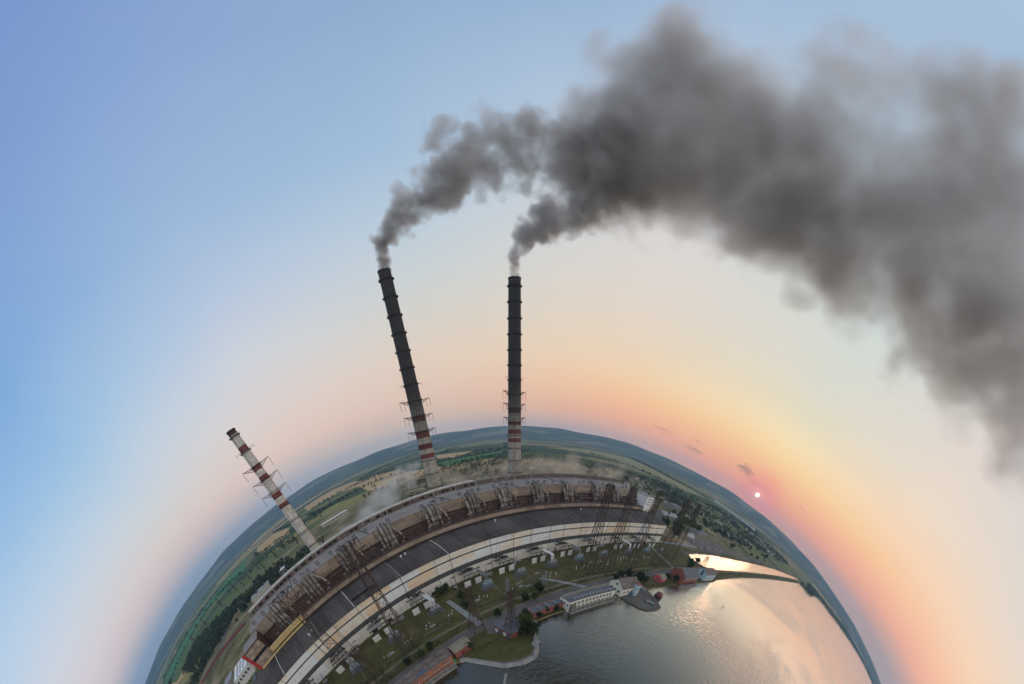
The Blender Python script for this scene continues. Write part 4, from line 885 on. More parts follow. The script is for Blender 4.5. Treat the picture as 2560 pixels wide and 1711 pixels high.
# white gabled house with turret
t_ = gable('white gabled house with dark roof and small blue turret on the stony spit', 208.5, 104.5, 26, 15, 7.2, 12.6, 'housewhite', 'taupe', -0.03)
for xx in (-9,-3.5,2.5): MB().box(xx-1.1,xx+1.1,-7.58,-7.4,2.2,4.6).build('window', MAT['glass'], t_)
for yy, z in ((-4,3.0),(0,3.0),(4,3.0),(0,8.2)): MB().box(-13.08,-12.9,yy-1.1,yy+1.1,z-1.0,z+1.0).build('window', MAT['glass'], t_)
tw = MB().box(4,8.5,-11,-6.5,0,11.2).build('turret', MAT['paleblue'], t_)
MB().add([(3.6,-11.4,11.2),(8.9,-11.4,11.2),(8.9,-6.1,11.2),(3.6,-6.1,11.2),(6.25,-8.75,13.2)],[(0,1,4),(1,2,4),(2,3,4),(3,0,4)]).build('turret_roof', MAT['brickred'], tw)
MB().box(5.4,7,-11.1,-10.95,6.5,8.5).build('window', MAT['glass'], tw)
MB().box(-0.5,2.5,-9.2,-7.55,0,3.0).build('porch', MAT['bluetrim'], t_)
windows_row(t_, [10,11.8], -7.5, 4.2, 6.2, 0.6)
# small pink-red hut, brick gabled hall, pale blue hall, floating boathouse
t_ = gable('small pink-red hut with a khaki roof on the bank lawn', 286, 108.5, 13, 10, 4.6, 6.8, 'pinkred', 'khaki', 0.1, nm='hut', cat='hut')
MB().box(-1,1,-5.1,-4.9,0.1,2.5).build('door', MAT['maroon'], t_); MB().box(-6.58,-6.4,-1,1,1.8,3.2).build('window', MAT['glass'], t_)
t_ = gable('red brick gabled hall with slate roof and arched openings over the water', 338, 103, 42, 18, 11, 16.5, 'brickred', 'slate', -0.02, nm='brick_hall', cat='building')
MB().box(-21.2,21.2,-9.6,-9.05,8.6,10.6).build('pale_band', MAT['concrete'], t_)
for k in range(7): MB().box(-18+k*5.6,-14.6+k*5.6,-9.2,-8.9,0.6,3.6).build('opening', MAT['blackish'], t_)
for k in range(7): MB().box(-18+k*5.6,-14.6+k*5.6,-9.15,-8.9,5.2,7.6).build('window', MAT['glass'], t_)
MB().box(-24,22,-13,-9.2,-1.6,0.5).build('quay', MAT['concrete'], t_)
for k in range(9): MB().cyl((-23+k*5.5,-12.6,-2),(-23+k*5.5,-12.6,1.4),0.35,n=6).build('pile', MAT['darksteel'], t_)
t_ = gable('pale blue rendered hall with a taupe roof at the start of the causeway', 418, 103.5, 38, 15, 10, 14.5, 'paleblue', 'taupe', -0.03, nm='blue_hall', cat='building')
for k in range(7): MB().box(-16+k*5,-14.2+k*5,-7.62,-7.4,3,5.4).build('window', MAT['glass'], t_)
for k in range(4): MB().box(-14+k*9,-12.6+k*9,-0.7,0.7,14,16.4).build('chimney', MAT['brickred'], t_)
MB().box(-19.1,-18.9,-1.6,1.2,4,12).build('window', MAT['bluetrim'], t_)
t_ = thing('floating_boathouse', 'maroon floating boathouse moored beside the stony spit', 'boathouse', (248, 86, -1), 0.3)
MB().box(-7,7.5,-4,4,-0.2,0.5).build('pontoon', MAT['bank'], t_)
MB().box(-5,4.5,-2.6,2.6,0.5,3.4).build('wall', MAT['maroon'], t_)
MB().add([(-5.4,-3,3.4),(4.9,-3,3.4),(4.9,3,3.4),(-5.4,3,3.4),(-4,0,5),(3.6,0,5)],[(0,1,5,4),(2,3,4,5),(1,2,5),(3,0,4)]).build('roof', MAT['maroon'], t_)
MB().box(-7,-5.2,-2,2,0.5,2.2).build('deck_box', MAT['blackish'], t_)
# boats and clutter on the spit
bm_ = [MAT['bluetrim'], MAT['redpaint'], MAT['white'], MAT['paleblue'], MAT['darksteel']]
def boat(x, y, rz, m_, label):
    t_ = thing('rowing_boat', label, 'boat', (x, y, 0.3), rz, 'boats laid up on the spit')
    MB().add([(-2.2,-0.8,0.5),(1.4,-0.9,0.5),(2.8,0,0.7),(1.4,0.9,0.5),(-2.2,0.8,0.5),(-2,-0.5,0),(1.2,-0.5,0),(2.2,0,0.1),(1.2,0.5,0),(-2,0.5,0)],[(5,6,1,0),(6,7,2,1),(7,8,3,2),(8,9,4,3),(9,5,0,4),(5,9,8,7,6)]).build('hull', m_, t_)
    MB().box(-1.2,-0.9,-0.75,0.75,0.35,0.42).box(0.5,0.8,-0.75,0.75,0.35,0.42).split('thwart', MAT['khaki'], t_)
for i, (x, y) in enumerate(((217,83),(219.5,81),(222,82),(224.5,79.5),(221,78.5),(226,81.5))):
    boat(x, y, random.uniform(0,3), bm_[i % 5], '%s rowing boat laid up on the stony spit' % ['deep blue','red','white','pale blue','black','second deep blue'][i])
tag(strip([(228,97),(234,88),(232,78)], 4, 0.1, 1.4).build('rubble_mound', MAT['bank']), 'long brown mound of rubble along the edge of the stony spit', 'mound')
tag(strip([(53,74.5),(50.5,72),(46.5,68)], 2.2, -1.5, -0.4).build('jetty', MAT['concrete']), 'short narrow concrete jetty stub out in the dark water', 'jetty')
for i, (x, y) in enumerate(((396,81),(390,67),(378,51),(372,48),(366,49))):
    tag(MB().cyl((0,0,-1),(0.6,0.3,2.6),0.22,n=6).build('mooring_stake', MAT['darksteel'], None, (x,y,-1)), 'dark stake leaning out of the pale lake water', 'stake', 'stakes in the lake')
for k in range(16):
    x = 520+k*62; y = 104-(x-520)*0.017+6
    tag(MB().cyl((0,0,0),(0.5,0.3,5.5),0.22,n=5).build('lamp_post', MAT['darksteel'], None, (x,y,0.6)), 'thin post on the causeway, %s from the pale blue hall' % ORD[k], 'post', 'posts along the causeway')
tag(MB().box(-3,3,-2.2,2.2,0,0.4).box(-0.2,0.2,-0.2,0.2,0.4,2).build('timber_platform', MAT['galv'], None, (85,84,0.1), 0.5), 'small grey timber platform on the spit lawn', 'platform')

# ------------------------------------------------------------------ town side: sheds, car park, cars, hall, train
gable('grey roofed workshop past the dark pylons at the hall end', 655, 306, 60, 22, 9, 14, 'concrete', 'galv', -0.1, nm='workshop', cat='building')
gable('small white gatehouse with maroon roof by the car park', 620, 224, 22, 14, 6, 10, 'white', 'pinkroof', 0.4, nm='gatehouse', cat='house')
flat_building('long grey canopy building beside the car park', 690, 760, 238, 258, 5, 'concrete', 'galv', nm='canopy_building', ribs=6)
flat_building('dark grey block in the trees behind the hall end', 815, 870, 375, 400, 14, 'concrete', 'slate', nm='office_block', win=(8,6,10))
for i in range(9):
    t2 = flat_building('pale greenhouse bay in a long row far off under the sunset', 2812+i*4, 2850+i*4, 610+i*46, 650+i*46, 16, 'farwhite', 'farwhite', nm='greenhouse', group='far greenhouse row')
t_ = thing('arched_hangar', 'pale arched hangar on the far plain near the sunset', 'hangar', (2052, 378, 0), 0.8)
MB().add([(x, 18*cos(pi*k/12), 16*sin(pi*k/12)) for x in (-38,38) for k in range(13)], [(k,k+1,13+k+1,13+k) for k in range(12)]+[tuple(range(13)),tuple(reversed(range(13,26)))]).build('shell', MAT['khaki'], t_)
MB().box(-38.3,-38.05,-7,7,0,9).build('door', MAT['taupe'], t_); MB().box(-6,6,-19.2,-17.6,0,6).build('porch', MAT['concrete'], t_)
car_me = {}
for c_, nm in (((0.75,0.75,0.74),'white'),((0.05,0.06,0.08),'black'),((0.35,0.37,0.40),'silver'),((0.30,0.05,0.05),'red'),((0.06,0.13,0.28),'blue')):
    m_ = mat('car_paint_'+nm, c_, 0.35, 0.1, 1.0, spec=0.5)
    body = MB().add([(-2.1,-0.85,0.35),(2.1,-0.85,0.35),(2.1,0.85,0.35),(-2.1,0.85,0.35),(-2.1,-0.85,0.9),(2.05,-0.85,0.85),(2.05,0.85,0.85),(-2.1,0.85,0.9)],[(0,3,2,1),(4,5,6,7),(0,1,5,4),(1,2,6,5),(2,3,7,6),(3,0,4,7)]).mesh('body', m_)
    cab = MB().add([(-1.6,-0.78,0.88),(1.1,-0.78,0.86),(1.1,0.78,0.86),(-1.6,0.78,0.88),(-1.1,-0.62,1.45),(0.4,-0.62,1.45),(0.4,0.62,1.45),(-1.1,0.62,1.45)],[(4,5,6,7),(0,1,5,4),(1,2,6,5),(2,3,7,6),(3,0,4,7)]).mesh('cabin', MAT['glass'])
    car_me[nm] = (body, cab)
wheel_me = MB().cyl((0,-0.1,0),(0,0.1,0),0.33,n=10).mesh('wheel', MAT['blackish'])
def car(x, y, rz, nm, lbl):
    t_ = thing('parked_car', lbl, 'car', (x, y, 0.5), rz, 'cars in the car park')
    inst('body', car_me[nm][0], t_); inst('cabin', car_me[nm][1], t_)
    for dx in (-1.3,1.3):
        for dy in (-0.8,0.8): inst('wheel', wheel_me, t_, (dx,dy,0.33))
names = list(car_me)
for k in range(34):
    rw = k % 3; x = 585+(k//3)*14+random.uniform(-1.5,1.5); y = (180,188,205)[rw]+(x-585)*0.02+random.uniform(-0.6,0.6)
    car(x, y, 1.35+random.uniform(-0.1,0.1)+(0.4 if rw == 2 else 0), (nm_ := random.choice(names[:3]+names[:1]+names)), '%s parked car, %s along the %s of the car park' % (nm_, ORD[k//3], ('pond side','middle row','gatehouse side')[rw]))
for x, y in ((176,112.6),(186,113.4),(183,111.8)):
    MB().box(-1.4,1.4,-0.8,0.8,0,1.0).build('skip_container', MAT['white'], None, (x,y+1,0.15), random.uniform(0,1))
for o in [o for o in COL.objects if o.name.startswith('skip_container')]: tag(o, 'small white container by the road behind the cream waterside hall', 'container', 'white containers by the road')
# freight train on the line behind the station
tr = thing('freight_train', 'long red freight train on the tracks behind the coal building', 'train', (0,0,0))
track = [Vector((-164,622)), Vector((-240,640)), Vector((-325,645)), Vector((-430,628)), Vector((-540,590))]
def along(d):
    for a, c in zip(track[:-1], track[1:]):
        L = (c-a).length
        if d <= L: return a+(c-a)*d/L, math.atan2((c-a).y, (c-a).x)
        d -= L
    return c, math.atan2((c-a).y, (c-a).x)
wg = MB().box(-6.4,6.4,-1.5,1.5,1.1,4.0).mesh('wagon', MAT['trainred'])
for side in (1,):
    for k in range(25):
        p, r = along(6+k*14.6); w = inst('wagon', wg, tr, (p.x, p.y, 0.8), (0,0,r)); MB().box(-5.8,5.8,-1.2,1.2,4.0,4.15).build('load', MAT['blackish'], w)
        for dx in (-4.4,4.4): MB().box(dx-1.2,dx+1.2,-1.1,1.1,0.2,1.1).build('bogie', MAT['darksteel'], w)
def rail(off, nm):
    pts = []
    for k in range(40):
        p, r = along(k*10.0); pts.append((p.x-sin(r)*off, p.y+cos(r)*off))
    return pts
struct(strip(rail(0,'x'), 6, 0.1, 0.75).build('railway_bed', MAT['bank'])); struct(strip(rail(7,'x'), 5, 0.1, 0.6).build('railway_bed', MAT['bank']))
bt = thing('goods_train', 'shorter dark blue goods train beside the red train', 'train', (0,0,0))
wb = MB().box(-6,6,-1.4,1.4,1.0,3.2).mesh('wagon', MAT['bluetrim'])
for k in range(7):
    p, r = along(4+k*13.6); w = inst('wagon', wb, bt, (p.x-sin(r)*-7+0, p.y+cos(r)*-7, 0.7), (0,0,r)); MB().box(-4.5,4.5,-1.0,1.0,0.2,1.0).build('bogie', MAT['darksteel'], w)

# ------------------------------------------------------------------ smoke, steam and dust (real volumes)
def lattice_noise(shape, cell, rng):
    g = rng.random([int(s/cell)+3 for s in shape]).astype(np.float32)
    for ax, s in enumerate(shape):
        x = np.arange(s, dtype=np.float32)/cell; i = x.astype(int); f = x-i; f = f*f*(3-2*f)
        sh = [1,1,1]; sh[ax] = s; f = f.reshape(sh)
        g = np.take(g, i, ax)*(1-f) + np.take(g, i+1, ax)*f
    return g
def fbm(shape, cells, amps, rng):
    o = np.zeros(shape, np.float32)
    for c, a in zip(cells, amps): o += (lattice_noise(shape, c, rng)-0.5)*a
    return o
def volume_material(name, color, density, aniso=0.1, absorb=None):
    m = bpy.data.materials.new(name); m.use_nodes = True; t = m.node_tree; t.nodes.clear()
    pv = N(t, 'ShaderNodeVolumePrincipled'); pv.inputs['Color'].default_value = (*color, 1); pv.inputs['Density'].default_value = density; pv.inputs['Anisotropy'].default_value = aniso
    pv.inputs['Density Attribute'].default_value = 'density'
    if absorb: pv.inputs['Absorption Color'].default_value = (*absorb, 1)
    o = N(t, 'ShaderNodeOutputMaterial'); t.links.new(pv.outputs[0], o.inputs['Volume']); return m
def volume_object(name, puffs, vox, m_, seed, warp=0.75, erode=0.6, cells=(22,11,5.5,2.8), amps=(1.0,0.7,0.5,0.32), soft=0.75):
    """density grid from puffs (x, y, z, radius, strength): warped, eroded by turbulence, then handed to a Volume Cube node"""
    rng = np.random.default_rng(seed)
    P = np.array(puffs, np.float32); pad = P[:,3].max()*0.2 + 3*vox
    lo = (P[:,:3]-P[:,3:4]*1.25).min(0)-pad*0; hi = (P[:,:3]+P[:,3:4]*1.25).max(0)
    n = np.ceil((hi-lo)/vox).astype(int)+1; hi = lo+(n-1)*vox
    w = [fbm(tuple(n), cells, amps, rng) for _ in range(3)]
    ero = fbm(tuple(n), cells, amps, rng)
    ax = [lo[k]+np.arange(n[k], dtype=np.float32)*vox for k in range(3)]
    D = np.zeros(tuple(n), np.float32)
    for x, y, z, r, s in P:
        c = (x, y, z); i0 = [max(0, int((c[k]-1.25*r-lo[k])/vox)) for k in range(3)]; i1 = [min(n[k], int((c[k]+1.25*r-lo[k])/vox)+2) for k in range(3)]
        sl = tuple(slice(a, b) for a, b in zip(i0, i1)); q = 0
        for k in range(3):
            sh = [1,1,1]; sh[k] = -1
            q = q + ((ax[k][sl[k]].reshape(sh)-c[k])/r + w[k][sl]*warp)**2
        v = np.clip((1.0-np.sqrt(q))/soft, 0, 1); v = v*v*(3-2*v)*s
        D[sl] = np.maximum(D[sl], v) + 0.35*np.minimum(D[sl], v)
    D = np.clip(D*(1+ero*erode*1.6) + ero*erode*0.5*np.clip(D*4,0,1) - erode*0.06, 0, 6)
    D *= np.clip(D/0.35, 0, 1)   # crisper edges
    for k in range(3):   # fade at the faces of the grid
        e = np.minimum(np.arange(n[k]), n[k]-1-np.arange(n[k])); sh = [1,1,1]; sh[k] = -1
        D *= np.clip(e/3., 0, 1).reshape(sh).astype(np.float32)
    me = bpy.data.meshes.new(name); me.vertices.add(D.size)
    at = me.attributes.new('d', 'FLOAT', 'POINT'); at.data.foreach_set('value', D.ravel())
    o = bpy.data.objects.new(name, me); COL.objects.link(o)
    g = bpy.data.node_groups.new(name, 'GeometryNodeTree')
    g.interface.new_socket('Geometry', in_out='INPUT', socket_type='NodeSocketGeometry'); g.interface.new_socket('Geometry', in_out='OUTPUT', socket_type='NodeSocketGeometry')
    gi = N(g, 'NodeGroupInput'); go = N(g, 'NodeGroupOutput'); vc = N(g, 'GeometryNodeVolumeCube')
    ps = N(g, 'GeometryNodeInputPosition'); sp_ = N(g, 'ShaderNodeSeparateXYZ'); g.links.new(ps.outputs[0], sp_.inputs[0])
    idx = None
    for k in range(3):
        v = M(g, 'ROUND', M(g, 'DIVIDE', M(g, 'SUBTRACT', sp_.outputs[k], float(lo[k])), float(vox)))
        v = M(g, 'MINIMUM', M(g, 'MAXIMUM', v, 0.), float(n[k]-1))
        v = M(g, 'MULTIPLY', v, float([n[1]*n[2], n[2], 1][k])); idx = v if idx is None else M(g, 'ADD', idx, v)
    na_ = N(g, 'GeometryNodeInputNamedAttribute', data_type='FLOAT'); na_.inputs[0].default_value = 'd'
    si = N(g, 'GeometryNodeSampleIndex', data_type='FLOAT', domain='POINT'); g.links.new(gi.outputs[0], si.inputs['Geometry']); g.links.new(na_.outputs[0], si.inputs['Value']); g.links.new(idx, si.inputs['Index'])
    g.links.new(si.outputs[0], vc.inputs['Density'])
    vc.inputs['Min'].default_value = lo.tolist(); vc.inputs['Max'].default_value = hi.tolist()
    for k, s in enumerate(('Resolution X','Resolution Y','Resolution Z')): vc.inputs[s].default_value = int(n[k])
    sm = N(g, 'GeometryNodeSetMaterial'); sm.inputs['Material'].default_value = m_; g.links.new(vc.outputs[0], sm.inputs[0]); g.links.new(sm.outputs[0], go.inputs[0])
    me.materials.append(m_)
    md = o.modifiers.new('fill', 'NODES'); md.node_group = g
    assert hi[2] < 474
    return o
def puffs_along(pts, rng, per=9, jitter=0.55, small=(0.35,0.75), grow=1.5, core=1.6):
    """pts: (px, py, radius px, distance, strength) along the plume as measured; returns scattered puffs between them"""
    out = []
    W_ = []
    for px, py, r, d, s in pts: W_.append((to_world(px, py, d), r*grow/px_scale(px, py)*d, s))
    for (a, ra, sa), (b_, rb, sb) in zip(W_[:-1], W_[1:]):
        L = np.linalg.norm(b_-a); n = max(2, int(per*L/((ra+rb)/2)))
        for i in range(n):
            t_ = (i+rng.random())/n; c = a+(b_-a)*t_; r = ra+(rb-ra)*t_; s = sa+(sb-sa)*t_
            v = rng.normal(size=3); v /= np.linalg.norm(v); k = rng.uniform(*small)
            c2_ = c + v*r*(1-k)*rng.uniform(0.5, 1.0)*(1+jitter*0.5)
            out.append((*c2_, r*k, s*rng.uniform(0.55, 1.0)))
        for i in range(max(2, int(core*L/((ra+rb)/2)))):
            t_ = (i+rng.random())/max(2, int(core*L/((ra+rb)/2))); out.append((*(a+(b_-a)*t_+rng.normal(size=3)*0.12*(ra+rb)/2), (ra+(rb-ra)*t_)*rng.uniform(0.85,1.1), (sa+(sb-sa)*t_)*(0.4+0.08*core)))
    return out
def blobs(pts, rng, n=5):
    out = []
    for px, py, r, d, s in pts:
        c = to_world(px, py, d); R0 = r/px_scale(px, py)*d
        out.append((*c, R0*1.0, s*0.6))
        for i in range(n):
            v = rng.normal(size=3); v /= np.linalg.norm(v); k = rng.uniform(0.3, 0.6)
            out.append((*(c+v*R0*(1-k)*0.95), R0*k, s*rng.uniform(0.6, 1.0)))
    return out
rng = np.random.default_rng(3)
smoke_m = volume_material('coal_smoke', (0.84,0.795,0.755), 0.15, 0.3)
smoke_far_m = volume_material('drifting_smoke', (0.89,0.84,0.79), 0.021, 0.35)
A1 = puffs_along([(961,682,12,421,2.2),(956,655,13,421,2.0),(951,628,14,421,1.7),(950,612,17,421,1.4),(962,595,24,421,1.1),(988,562,33,421,1.0),(1018,530,44,421,0.9),(1060,495,52,422,0.8),(1110,462,60,424,0.7)], rng, 12, grow=1.4, small=(0.22,0.55))
A1 += blobs([(935,598,16,421,1.1),(1000,500,36,421,0.8),(1000,480,40,421,0.8)], rng, 6)
A2 = puffs_along([(1100,465,58,424,0.62),(1160,430,74,426,0.55),(1230,425,70,428,0.45),(1330,440,58,430,0.36),(1420,440,60,434,0.3)], rng, 9, grow=1.3, small=(0.25,0.6))
A2 += puffs_along([(1150,400,55,424,0.5),(1220,345,62,428,0.5),(1310,320,70,432,0.48),(1420,330,85,436,0.46),(1520,330,100,440,0.34)], rng, 9, grow=1.3, small=(0.25,0.6))
A2 += blobs([(1085,330,50,424,0.42),(1045,375,38,424,0.34),(1120,320,55,424,0.42),(1200,250,55,428,0.34),(1280,250,44,430,0.26),(1240,290,55,428,0.42),(1040,430,40,424,0.4)], rng, 7)
B1 = puffs_along([(1287,700,12,469,2.0),(1286,672,13,469,1.7),(1286,648,16,469,1.4),(1294,622,22,469,1.1),(1312,600,32,468,1.0),(1345,570,40,467,0.85),(1385,548,50,465,0.75),(1440,525,62,463,0.42),(1510,490,80,460,0.28),(1600,460,95,458,0.2)], rng, 12, grow=1.35, small=(0.22,0.55))
B1 += blobs([(1385,505,34,467,0.6),(1330,550,30,468,0.8),(1420,480,40,465,0.5)], rng, 6)
D1 = puffs_along([(1330,330,65,450,2.6),(1420,390,95,452,2.2),(1500,420,130,455,2.1),(1590,400,150,454,2.0),(1700,360,185,451,2.0),(1840,390,215,448,1.6),(2010,440,245,444,1.5),(2210,520,290,440,1.5),(2410,640,350,436,1.45),(2640,810,420,430,1.4)], rng, 14, small=(0.15,0.40), grow=1.1, core=3.5)
D1 += blobs([(1510,125,75,452,1.7),(1560,200,85,452,1.8),(1690,100,105,450,2.8),(1640,190,140,450,2.8),(1700,170,120,450,2.6),(1770,170,115,448,2.4),(1830,240,120,447,2.2),(1480,290,110,454,2.2),(1570,300,130,454,2.4),(1910,290,110,446,1.0),(1450,470,70,458,1.6),(1530,500,80,457,1.5),(1620,500,100,454,1.4),
             (2080,140,105,444,2.0),(2140,210,140,442,2.0),(2040,260,120,444,1.7),(2280,230,135,440,1.8),(2400,270,150,438,2.1),(2510,280,145,436,2.1),(2420,420,180,437,1.8),(2520,500,190,435,1.7),(1960,420,150,446,1.5),(2080,480,170,444,1.4),(2220,480,150,440,1.3),(2320,560,170,438,1.3),(2200,600,150,440,1.2),(2300,330,170,440,1.5),(2480,400,190,436,1.3),(1960,330,130,446,1.4),
             (1720,500,110,450,1.6),(1780,560,80,448,1.0),(1860,560,110,446,1.2),(1950,590,120,446,1.2),(2050,650,130,444,1.1),(2130,720,130,442,1.0),(2230,770,130,440,0.9),(2320,850,150,438,0.95),(2450,980,160,436,0.95),(2540,1110,160,434,1.1),(2480,880,180,435,1.1),(2560,1000,170,433,1.1),(2380,760,170,437,1.1),(1800,620,60,448,0.6),(1880,640,60,446,0.6),(2000,730,80,444,0.6),(2110,800,80,442,0.5),(2400,1080,80,436,0.5),(2520,1220,90,434,0.5)], rng, 10)
tag(volume_object('smoke_plume', A1+A2, 1.05, smoke_m, 11, warp=0.8, soft=0.42, erode=0.8, amps=(1.0,0.8,0.66,0.5)), 'dark smoke plume rising from the leaning middle chimney', 'smoke', kind='stuff')
tag(volume_object('smoke_plume', B1, 1.05, smoke_m, 12, warp=0.8, soft=0.42, erode=0.8, amps=(1.0,0.8,0.66,0.5)), 'dark smoke curling from the upright tall chimney', 'smoke', kind='stuff')
tag(volume_object('smoke_plume', D1, 2.1, smoke_far_m, 13, warp=0.9, erode=0.8, soft=0.6, cells=(38,19,9.5,4.8,2.4), amps=(0.4,0.62,0.58,0.46,0.28)), 'huge grey smoke cloud where both plumes merge and drift off', 'smoke', kind='stuff')

# ------------------------------------------------------------------ trees
def crown_mesh(seed, m_, clumps=26, leaves=26, size=0.15, flat=0.8):
    rg = np.random.default_rng(seed); V = []; F = []
    cs = []
    for i in range(clumps):
        v = rg.normal(size=3); v /= np.linalg.norm(v); cs.append(v*rg.uniform(0.35, 0.85)*np.array([1,1,flat])*(0.8+0.3*rg.random()))
    for c in cs:
        s = rg.uniform(0.16, 0.30)
        for k in range(leaves):
            p = c+rg.normal(size=3)*s*0.62; u = rg.normal(size=3); u /= np.linalg.norm(u); w = np.cross(u, rg.normal(size=3)); w /= np.linalg.norm(w)
            a = size*rg.uniform(0.6, 1.25); b_ = a*rg.uniform(0.5, 0.9); o = len(V)
            V += [tuple(p-u*a-w*b_*0.4), tuple(p+u*a*0.2-w*b_), tuple(p+u*a+w*b_*0.3), tuple(p-u*a*0.1+w*b_)]; F.append((o,o+1,o+2,o+3))
    m = MB(); m.v = V; m.f = F; return m.mesh('crown', m_)
def trunk_mesh(seed):
    rg = random.Random(seed); m = MB(); m.cyl((0,0,-0.3),(0.05,0.03,0.9),0.085,0.05,n=7)
    for k in range(5):
        a = 2*pi*k/5+rg.random(); z = 0.45+0.1*k; m.cyl((0.03,0.02,z),(cos(a)*0.42,sin(a)*0.42,z+0.42),0.035,0.012,n=5)
    return m.mesh('trunk', MAT['bark'])
CR = {k: [crown_mesh(s, MAT[k]) for s in range(3)] for k in ('leaf','leafb','leafd')}
TK = [trunk_mesh(s) for s in range(3)]
def tree(x, y, r, label, kind='leaf', group='trees in the yard and along the bank', h=1.0, z=0., nm='tree'):
    t_ = thing(nm, label, 'tree', (x, y, z), random.uniform(0,6.28), group); i = random.randrange(3)
    inst('trunk', TK[i], t_, (0,0,0), (0,0,0), (r, r, r*1.2*h)); inst('crown', CR[kind][i], t_, (0,0,r*1.25*h), (0,0,0), (r, r, r*h))
for x, y, r, k, l in ((70,184,4.2,'leafd','round dark bush against the hall wall beside the access path'),(77,187,3.6,'leaf','smaller bush touching the hall wall past the access path'),(78,160,4.5,'leaf','spreading bush in the yard beside the access path'),(73,150,3,'leafd','low bush at the bend of the access path'),
    (129,131,4.6,'leafd','dark round tree on the verge between path and road'),(112,127,3.6,'leafd','first of two dark trees beside the road near the garage row'),(119,124,3.6,'leaf','second of two trees beside the road near the garage row'),(83,123,3.3,'leafd','small dark tree north of the flat grey block'),
    (93,105,5.2,'leaf','tall tree at the root of the spit by the dark pylon'),(90,99,5.6,'leafb','bright yellow-green tree at the tip of the spit'),(86,91,5.0,'leafd','dark tree below the bright green tree on the spit'),(90,93,4.4,'leafd','second dark tree on the water side of the spit'),
    (30,128,3.4,'leafd','bush on the road verge above the orange pump house'),(22,126,3.0,'leaf','second bush on the road verge above the orange pump house'),(12,127.5,3.2,'leafd','third bush on the road verge above the orange pump house'),(49,107,3.2,'leafd','dark tree between the khaki roofed shed and the spit'),
    (115,106,2.8,'leaf','bush on the bank in front of the garage row'),(123,104.5,2.6,'leafd','low bush on the bank near the cream waterside hall'),(106,104.5,2.6,'leafd','bush on the bank at the near end of the garage row'),
    (234,117,5.4,'leafd','large dark tree behind the white gabled house'),(241,110,6.0,'leafd','largest dark tree past the white gabled house'),(248,106,4.6,'leaf','tree at the water edge beyond the white gabled house'),(226,122,4,'leaf','bushy tree by the road behind the white gabled house'),(216,120,3.2,'leafd','small tree at the back corner of the white gabled house'),
    (311,101,4.6,'leafd','dark round tree between the pink hut and the brick hall'),(303,108,3.5,'leaf','small tree beside the pink hut'),(452,134,5,'leafd','dark tree at the near corner of the pond'),(408,127,5,'leafd','dark tree behind the pale blue hall'),(393,122,4.4,'leaf','tree behind the gap of brick and blue halls'),(430,136,4.0,'leafd','shrub on the lawn before the pond'),
    (654,271,11,'leafb','big bright green tree by the outermost pylon'),(560,232,11,'leafd','big dark tree beside the gatehouse'),(585,245,10,'leafd','second big dark tree beside the gatehouse'),(704,262,10,'leafb','bright tree beside the canopy building'),(722,255,9,'leaf','tree at the end of the canopy building'),(520,215,9,'leaf','tree past the far corner of the hall'),(540,250,10,'leafd','dark tree behind the hall corner')):
    tree(x, y, r, l, k)
# trees one can still tell apart behind the station
for i in range(130):
    if i < 55: x, y = random.uniform(-330,-40), random.uniform(690, 960)
    elif i < 95: x, y = random.uniform(430, 900), random.uniform(300, 780)
    else: x, y = random.uniform(560, 1500), random.uniform(172, 340)
    if 560 < x < 800 and y < 262: y += 95
    tree(x, y, random.uniform(4,7.5), ('leafy tree by the road behind the coal building' if i < 55 else 'leafy tree in the dusty ground past the smoking chimneys' if i < 95 else 'leafy tree on the slope above the pond'), random.choice(('leaf','leafd','leafd')), ('trees behind the coal building' if i < 55 else 'trees past the smoking chimneys' if i < 95 else 'trees above the pond'), nm='tree')
# woods, hedgerows and scrub that read as one mass
def mass(name, P_, R0, label, quads=26, seed=1, m_=None):
    rg = np.random.default_rng(seed); P_ = np.array(P_, np.float32); R0 = np.array(R0, np.float32); n_ = len(P_)
    d = rg.normal(size=(n_,quads,3)); d /= np.linalg.norm(d, axis=2, keepdims=True); d *= rg.uniform(0.45,1.0,size=(n_,quads,1)); d[:,:,2] *= 0.95
    c = P_[:,None,:]+d*R0[:,None,None]; c[:,:,2] += R0[:,None]*1.05
    u = rg.normal(size=(n_,quads,3)); u /= np.linalg.norm(u,axis=2,keepdims=True); w = np.cross(u, rg.normal(size=(n_,quads,3))); w /= np.linalg.norm(w,axis=2,keepdims=True)
    a = R0[:,None,None]*rg.uniform(0.22,0.45,size=(n_,quads,1))
    V = np.stack([c-u*a, c-w*a*0.7, c+u*a, c+w*a*0.7], 2).reshape(-1,3); nq = n_*quads
    me = bpy.data.meshes.new(name); me.vertices.add(len(V)); me.vertices.foreach_set('co', V.ravel().astype(np.float32))
    me.loops.add(nq*4); me.loops.foreach_set('vertex_index', np.arange(nq*4, dtype=np.int32)); me.polygons.add(nq); me.polygons.foreach_set('loop_start', np.arange(0,nq*4,4,dtype=np.int32))
    me.materials.append(m_ or MAT['far_leaf']); me.update(); o = bpy.data.objects.new(name, me); COL.objects.link(o)
    return tag(o, label, 'trees', kind='stuff')
def inside(p, poly):
    x, y = p; r = False; j = len(poly)-1
    for i in range(len(poly)):
        (xi, yi), (xj, yj) = poly[i], poly[j]
        if (yi > y) != (yj > y) and x < (xj-xi)*(y-yi)/(yj-yi)+xi: r = not r
        j = i
    return r
